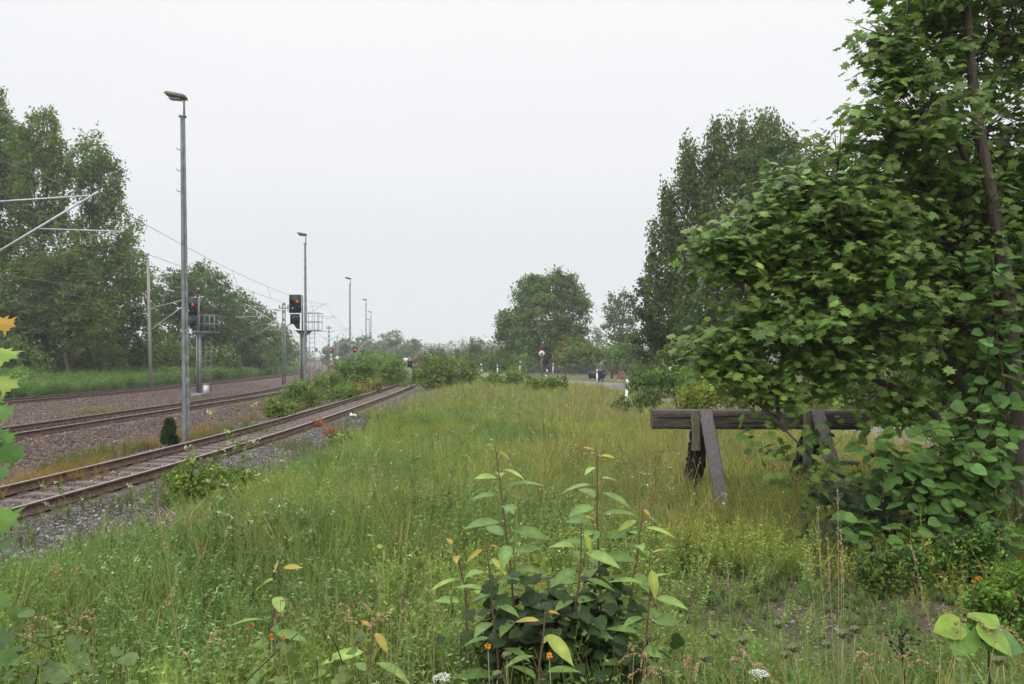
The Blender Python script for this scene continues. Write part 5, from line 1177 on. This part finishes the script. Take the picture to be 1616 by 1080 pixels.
for px,py,Y,kd,ln,lb in [
    (1173,1018,3.4,'nest',0,'closed pale green wild carrot head on straight stem, left of the leaning one'),
    (1253,1030,3.3,'nest',-.12,'closed wild carrot head on a stem leaning left, cup shaped'),
    (1230,992,3.6,'nest',-.1,'small wild carrot bud nodding at the top of a thin leaning stem'),
    (1330,1008,3.3,'nest',.02,'closed wild carrot head beside the tall dry stalks'),
    (1350,1000,3.7,'nest',.05,'browner wild carrot head just right of the tall dry stalks'),
    (1198,1068,3.25,'white',0,'open white wild carrot umbel near the bottom edge'),
    (1128,1008,3.9,'nest',0,'pale small wild carrot head left of the group'),
    (1240,1040,3.8,'nest',0,'small round wild carrot bud low behind the leaning one'),
    (1305,1024,3.9,'nest',.03,'fluffy small wild carrot bud in the middle of the group'),
    (1112,1045,3.6,'nest',0,'small wild carrot bud by the brown grass plume'),
    (1508,1032,3.5,'nest',.06,'wild carrot bud in front of the bare soil, right of the dark dead stalk'),
    (1576,1050,3.4,'nest',.1,'wild carrot head below the large yellow green leaves'),
    (800,1042,3.5,'nest',0,'closed wild carrot head in front of the cherry saplings'),
    (785,1072,3.4,'nest',.03,'lower wild carrot head in front of the cherry saplings at the bottom edge'),
    (697,1074,3.4,'white',0,'open white wild carrot umbel left of the saplings at the bottom edge')]:
    wild_carrot(px,py,Y,lb,kd,ln, R=.024 if kd=='nest' else .03)

def plume(px, py, Y, label, dx, drop, n_=3, ln=.22):
    p = W(px,py,Y); b_ = np.array([p[0]-dx*.4,Y,gzf(p[0],Y)]); r = thing('reed_grass', label, 'grass plume', tuple(b_), 'brown grass plumes'); g = Geo(); s = Geo()
    for k_ in range(n_):
        o_ = rng.normal(size=3)*[.05,.05,.03]; top = p+o_; s_ = np.linspace(0,1,10)[:,None]; st = (b_+rng.normal(size=3)*[.02,.02,0])*(1-s_)+top*s_; s.tube(st, .0013, 4, cap=False)
        e_ = top+np.array([dx*rng.uniform(.7,1.2),rng.normal()*.05,-drop*rng.uniform(.5,1.3)]); q = np.linspace(0,1,60)[:,None]; pp = top*(1-q)+e_*q; pp[:,2] += np.sin(q[:,0]*PI)*.035
        P = pp+rng.normal(size=pp.shape)*.004*(1.3-q); m_=len(P); X_ = np.tile(nrm(e_-top),(m_,1))+rng.normal(size=(m_,3))*.3; g.inst(T_card, P, X_, rng.normal(size=(m_,3)), .011, np.array([.30,.2,.11])*np.exp(rng.normal(0,.2,(m_,1))))
    s.build('stalk', M['drystalk'], r); g.build('plume', M['flower'], r)
M['drystalk'] = mat('dry_stalk', (.3,.25,.13), .8)
for px,py,Y,dx,dr,lb in [(1085,1035,3.3,-.02,.03,'brown grass plume between saplings and wild carrots, arching right'),(1420,1048,3.3,.1,.03,'brown grass plume at the bottom edge below the dark dead stalk'),(1390,1050,3.35,-.1,.03,'brown grass plume arching left below the dark dead stalk'),
    (1525,995,2.9,.08,.07,'brown grass plume in front of the large yellow green leaves'),(985,1030,3.3,-.02,.03,'brown grass plume at the feet of the right hand saplings'),(1040,1075,3.3,-.12,.03,'brown grass plume lowest right of the saplings'),
    (600,975,3.7,-.12,.02,'brown grass plume left of the saplings'),(560,965,3.7,-.1,.0,'pale pink grass plume behind the small left sapling'),(110,900,4.6,-.08,.03,'brown grass plume in the weeds at the left'),(140,990,3.6,-.1,.02,'reddish grass plume arching at the lower left'),(310,1010,3.7,.08,.03,'reddish grass plume left of the bottom middle'),
    (1165,1040,3.2,.06,.04,'brown grass plume by the leftmost wild carrots'),(60,1000,3.6,-.08,.02,'reddish grass plume near the lower left corner'),(450,965,4.0,.07,.02,'small brown grass plume beside the small sapling')]:
    plume(px,py,Y,lb,dx,dr)
# tall dry stalks in front of the maple
r = thing('dry_stalks', 'bundle of tall thin dry stalks standing in front of the maple foot', 'dry stalks', (1.5,3.6,0)); g = Geo(); q = Geo()
for px0,px1,py1,Y in [(1325,1322,770,3.6),(1330,1327,835,3.6),(1318,1290,800,3.65),(1322,1306,850,3.6),(1333,1330,860,3.7),(1312,1276,862,3.7)]:
    t_ = W(px1,py1,Y); b_ = np.array([(px0-HX)/F*Y,Y,0]); p = bent(b_,t_,10,0,.006); g.tube(p, np.linspace(.0028,.001,10), 4)
    for k_ in range(26): 
        a_ = t_-(t_-b_)*rng.uniform(0,.22); q.inst(T_card, (a_+rng.normal(size=3)*.003)[None], np.array([[0,0,1.]])+rng.normal(size=(1,3))*.3, rng.normal(size=(1,3)), np.array([.013]), np.array([[.3,.24,.13]]))
g.build('stalk', M['drystalk'], r); q.build('seed_head', M['flower'], r)
for px0,py0,px1,py1,Y,lb in [(1520,985,1438,862,3.8,'single thin dry stalk leaning left across the bare soil'),(690,965,680,900,4.0,'short dry stalk left of the saplings'),(612,1080,640,880,3.8,'tall dry stalk in the weeds left of the saplings, leaning right'),(575,1080,608,860,3.9,'tall dry stalk leaning right, beside the pale pink plume'),(655,1080,640,945,3.6,'thick dry seed stalk at the bottom left of the saplings'),(1156,950,1148,890,4.6,'thin dry stalk left of the bare soil'),(300,1080,250,800,3.9,'long thin stalk crossing the lower left weeds')]:
    t_ = W(px1,py1,Y); b_ = W(px0,py0,Y); b_[2] = 0; r = thing('dry_stalk', lb, 'dry stalk', tuple(b_), 'single dry stalks'); g = Geo(); g.tube(bent(b_,t_,9,0,.01), np.linspace(.003,.0012,9), 5); g.build('stalk', M['drystalk'], r); g = Geo(); n_=30
    P = t_-(t_-b_)*rng.uniform(0,.2,(n_,1))+rng.normal(size=(n_,3))*.004; g.inst(T_card, P, np.array([0,0,1.])+rng.normal(size=(n_,3))*.3, rng.normal(size=(n_,3)), .013, (.28,.23,.13)); g.build('seed_head', M['flower'], r)
# dead dark stalk
b_ = W(1425,1060,3.5); b_[2] = 0; r = thing('dead_stalk', 'dark dead branching stalk in front of the bare soil', 'dead stalk', tuple(b_)); g = Geo(); t_ = W(1418,1000,3.5); g.tube([b_,W(1428,1070,3.5),W(1422,1030,3.5),t_], .003, 5)
for _ in range(26):
    a_ = W(1424,rng.uniform(1000,1045),3.5); e_ = a_+rng.normal(size=3)*[.035,.035,.01]+[0,0,.03]; g.tube([a_,(a_+e_)/2,e_], .0016, 3); g.box(e_, (.009,.009,.009))
g.build('stalk', M['rotten'], r)
# melilot: tall loose white flowered weeds
def melilot(px, py, Y, label, tipx, nb=9, H=None, sprd=.28):
    b_ = W(px,py,Y); b_[2] = gzf(b_[0],Y); t_ = W(*tipx,Y); r = thing('white_melilot', label, 'tall weed', tuple(b_), 'tall loose weeds with white flower spikes'); s = Geo(); g = Geo(); fl = Geo()
    p = bent(b_,t_,16,.0,.03); s.tube(p, np.linspace(.0045,.0015,16), 5, cap=False); L_ = np.linalg.norm(t_-b_)
    for j in range(nb):
        k_ = int(4+11*j/nb); a = rng.uniform(0,2*PI); e_ = p[k_]+np.array([math.cos(a),math.sin(a)*.6,rng.uniform(.3,.9)])*sprd*L_*rng.uniform(.4,1)*(1-.4*j/nb); q = bent(p[k_],e_,7,.06,.03); s.tube(q, .0016, 4, cap=False)
        for i_ in range(8):
            a_ = q[rng.integers(1,6)]; g.inst(T_leaf, a_[None], rng.normal(size=(1,3)), np.array([[0,-.2,1.]])+rng.normal(size=(1,3))*.5, np.array([.034*L_]), leafcols(1,(.12,.17,.05)))
        m_=16; tt = rng.uniform(.55,1.02,(m_,1)); P = q[3]*(1-tt)+q[6]*tt+rng.normal(size=(m_,3))*.006*L_; fl.inst(T_card, P, rng.normal(size=(m_,3)), rng.normal(size=(m_,3)), .013*max(L_,.8), (.42,.44,.27))
    s.build('stem', M['meliststem'], r); g.build('foliage', M['grass'], r); fl.build('flower_spike', M['flower'], r)
M['meliststem'] = mat('melilot_stem', (.15,.19,.07), .7)
for px,py,Y,tp_,nb,lb in [(385,1080,6.5,(365,640),14,'tallest loose weed with pale flower spikes crossing the siding rails'),(470,1000,6.5,(300,700),11,'arching weed with pale flower spikes left of the tallest one'),(330,1080,4.6,(120,880),9,'dark arching stem in the lower left weeds'),(520,1000,5.5,(495,790),9,'upright weed with white spikes in the left meadow'),(420,1080,5.0,(470,820),8,'weed with white spikes right of the arching stem'),(250,1000,5.5,(235,760),9,'loose weed in front of the siding ballast'),(120,960,6.5,(95,740),8,'loose weed in front of the rail end at the left'),(560,1080,5,(540,860),8,'slender weed with white spikes in the middle left')]:
    melilot(px,py,Y,lb,tp_,nb)
# orange flowers lower right and weeds under the maple
for px,py,Y,lb in [(1545,914,5.3,'bright orange marigold blossoms at the right below the maple'),(1556,897,5.6,'smaller yellow blossom just above the orange ones'),(1537,918,5.35,'small orange bud left of the orange blossoms'),(857,923,4.9,'single orange blossom behind the cherry saplings'),(867,1035,3.6,'orange yellow blossom among the dark bramble leaves'),(770,1020,3.6,'yellow blossom left in the bramble leaves'),(397,988,4.2,'orange blossom right of the small left sapling'),(428,1005,4.1,'small orange blossom low in the left weeds'),(448,1006,4.1,'second small orange blossom low in the left weeds, to the right')]:
    p = W(px,py,Y); b_ = (p[0],Y,gzf(p[0],Y)); r = thing('orange_flower', lb, 'flower', b_, 'orange flowers'); g = Geo(); g.tube([b_,(p[0]+.01,Y,p[2]*.6),tuple(p)], .002, 4); g.build('stem', M['pale'], r); g = Geo(); n_=26; d_ = nrm(rng.normal(size=(n_,3))+[0,-.5,.6])
    g.inst(T_leaf, p+d_*.003, d_, rng.normal(size=(n_,3)), .022 if 'bright' in lb else .015, np.array([.75,.3,.01])*np.exp(rng.normal(0,.12,(n_,1)))); g.build('blossom', M['flower'], r)
for lst,Y,col_,lb in [([(1580,930,50,24),(1620,920,50,34),(1550,950,34,16)], 5.2, (.075,.125,.035), 'feathery green weed clump at the lower right edge by the orange flowers'),([(1500,870,26,20),(1530,860,24,22)], 6.5, (.075,.12,.042), 'grey green mugwort at the foot of the maple'),([(1570,855,30,24),(1450,880,20,14)], 6.4, (.055,.1,.036), 'dark green weeds below the maple at the right'),([(1400,885,24,12),(1370,890,20,10)], 6.3, (.065,.1,.036), 'low weeds left of the mugwort')]:
    bush('weed_clump', lb, 'weeds', lst, Y, 7.5, col_, 'weed clumps', clumppx=9, K=2.6)
# small pale stones on the bare soil
n_=1600; X = 2.9+rng.normal(size=n_)*1.8; Y = 5.8+rng.normal(size=n_)*.9; stones('pebbles', 'scattered pale pebbles on the bare soil at the right', X, Y, .014, (.2,.17,.15), .35)
g = Geo(); n_=5200; X = 2.9+rng.normal(size=n_)*1.9; Y = 5.9+rng.normal(size=n_)*1.1; P = np.stack([X,Y,gz(X,Y)+.006],1)
pal = np.array([(.16,.11,.07),(.1,.07,.045),(.22,.17,.1),(.09,.12,.04),(.12,.16,.05)])[rng.integers(0,5,n_)]
g.inst(T_card, P, rng.normal(size=(n_,3))*[1,1,.15], np.array([0,0,1.])+rng.normal(size=(n_,3))*.35, rng.uniform(.012,.045,n_), pal*np.exp(rng.normal(0,.3,(n_,1)))); tag(g.build('leaf_litter', M['leaf']), 'dead leaves and crumbs on the bare soil at the right', 'litter', kind='stuff')
g = Geo(); n_=3200; X = 2.9+rng.normal(size=n_)*1.7; Y = 5.9+rng.normal(size=n_)*.9; k_ = vnoise(X,Y,.45,91)>.38; X,Y=X[k_],Y[k_]; n_=len(X); a = rng.uniform(0,2*PI,n_)
g.inst(HB[1], np.stack([X,Y,gz(X,Y)],1), np.stack([np.cos(a),np.sin(a),a*0],1), np.tile([0,0,1.],(n_,1)), np.stack([rng.uniform(.1,.2,n_)]*2+[rng.uniform(.04,.12,n_)],1), np.array([.12,.19,.07])*np.exp(rng.normal(0,.25,(n_,1)))); tag(g.build('low_weeds', M['grass']), 'low creeping weeds spread over the bare soil', 'weeds', kind='stuff')
n_=30; X = 2.25+rng.normal(size=n_)*.18; Y = 5.65+rng.normal(size=n_)*.05; stones('pale_stones', 'little heap of whitish stones on the bare soil', X, Y, .026, (.2,.19,.175), .3)

# ------------------------------------------------------------------ air
g = Geo(); g.box((0,520,24), (1500,1200,56)); hz = g.build('haze', [])
hm = bpy.data.materials.new('haze_air'); hm.use_nodes = True; t = hm.node_tree; 
for q in list(t.nodes):
    if q.type == 'BSDF_PRINCIPLED': t.nodes.remove(q)
pv = t.nodes.new('ShaderNodeVolumePrincipled'); pv.inputs['Density'].default_value = .00072; pv.inputs['Color'].default_value = (.97,.985,1,1); pv.inputs['Anisotropy'].default_value = 0.2
t.links.new(pv.outputs[0], t.nodes['Material Output'].inputs['Volume']); hz.data.materials.clear(); hz.data.materials.append(hm); tag(hz, 'thin grey haze over the whole place', 'haze', kind='stuff')
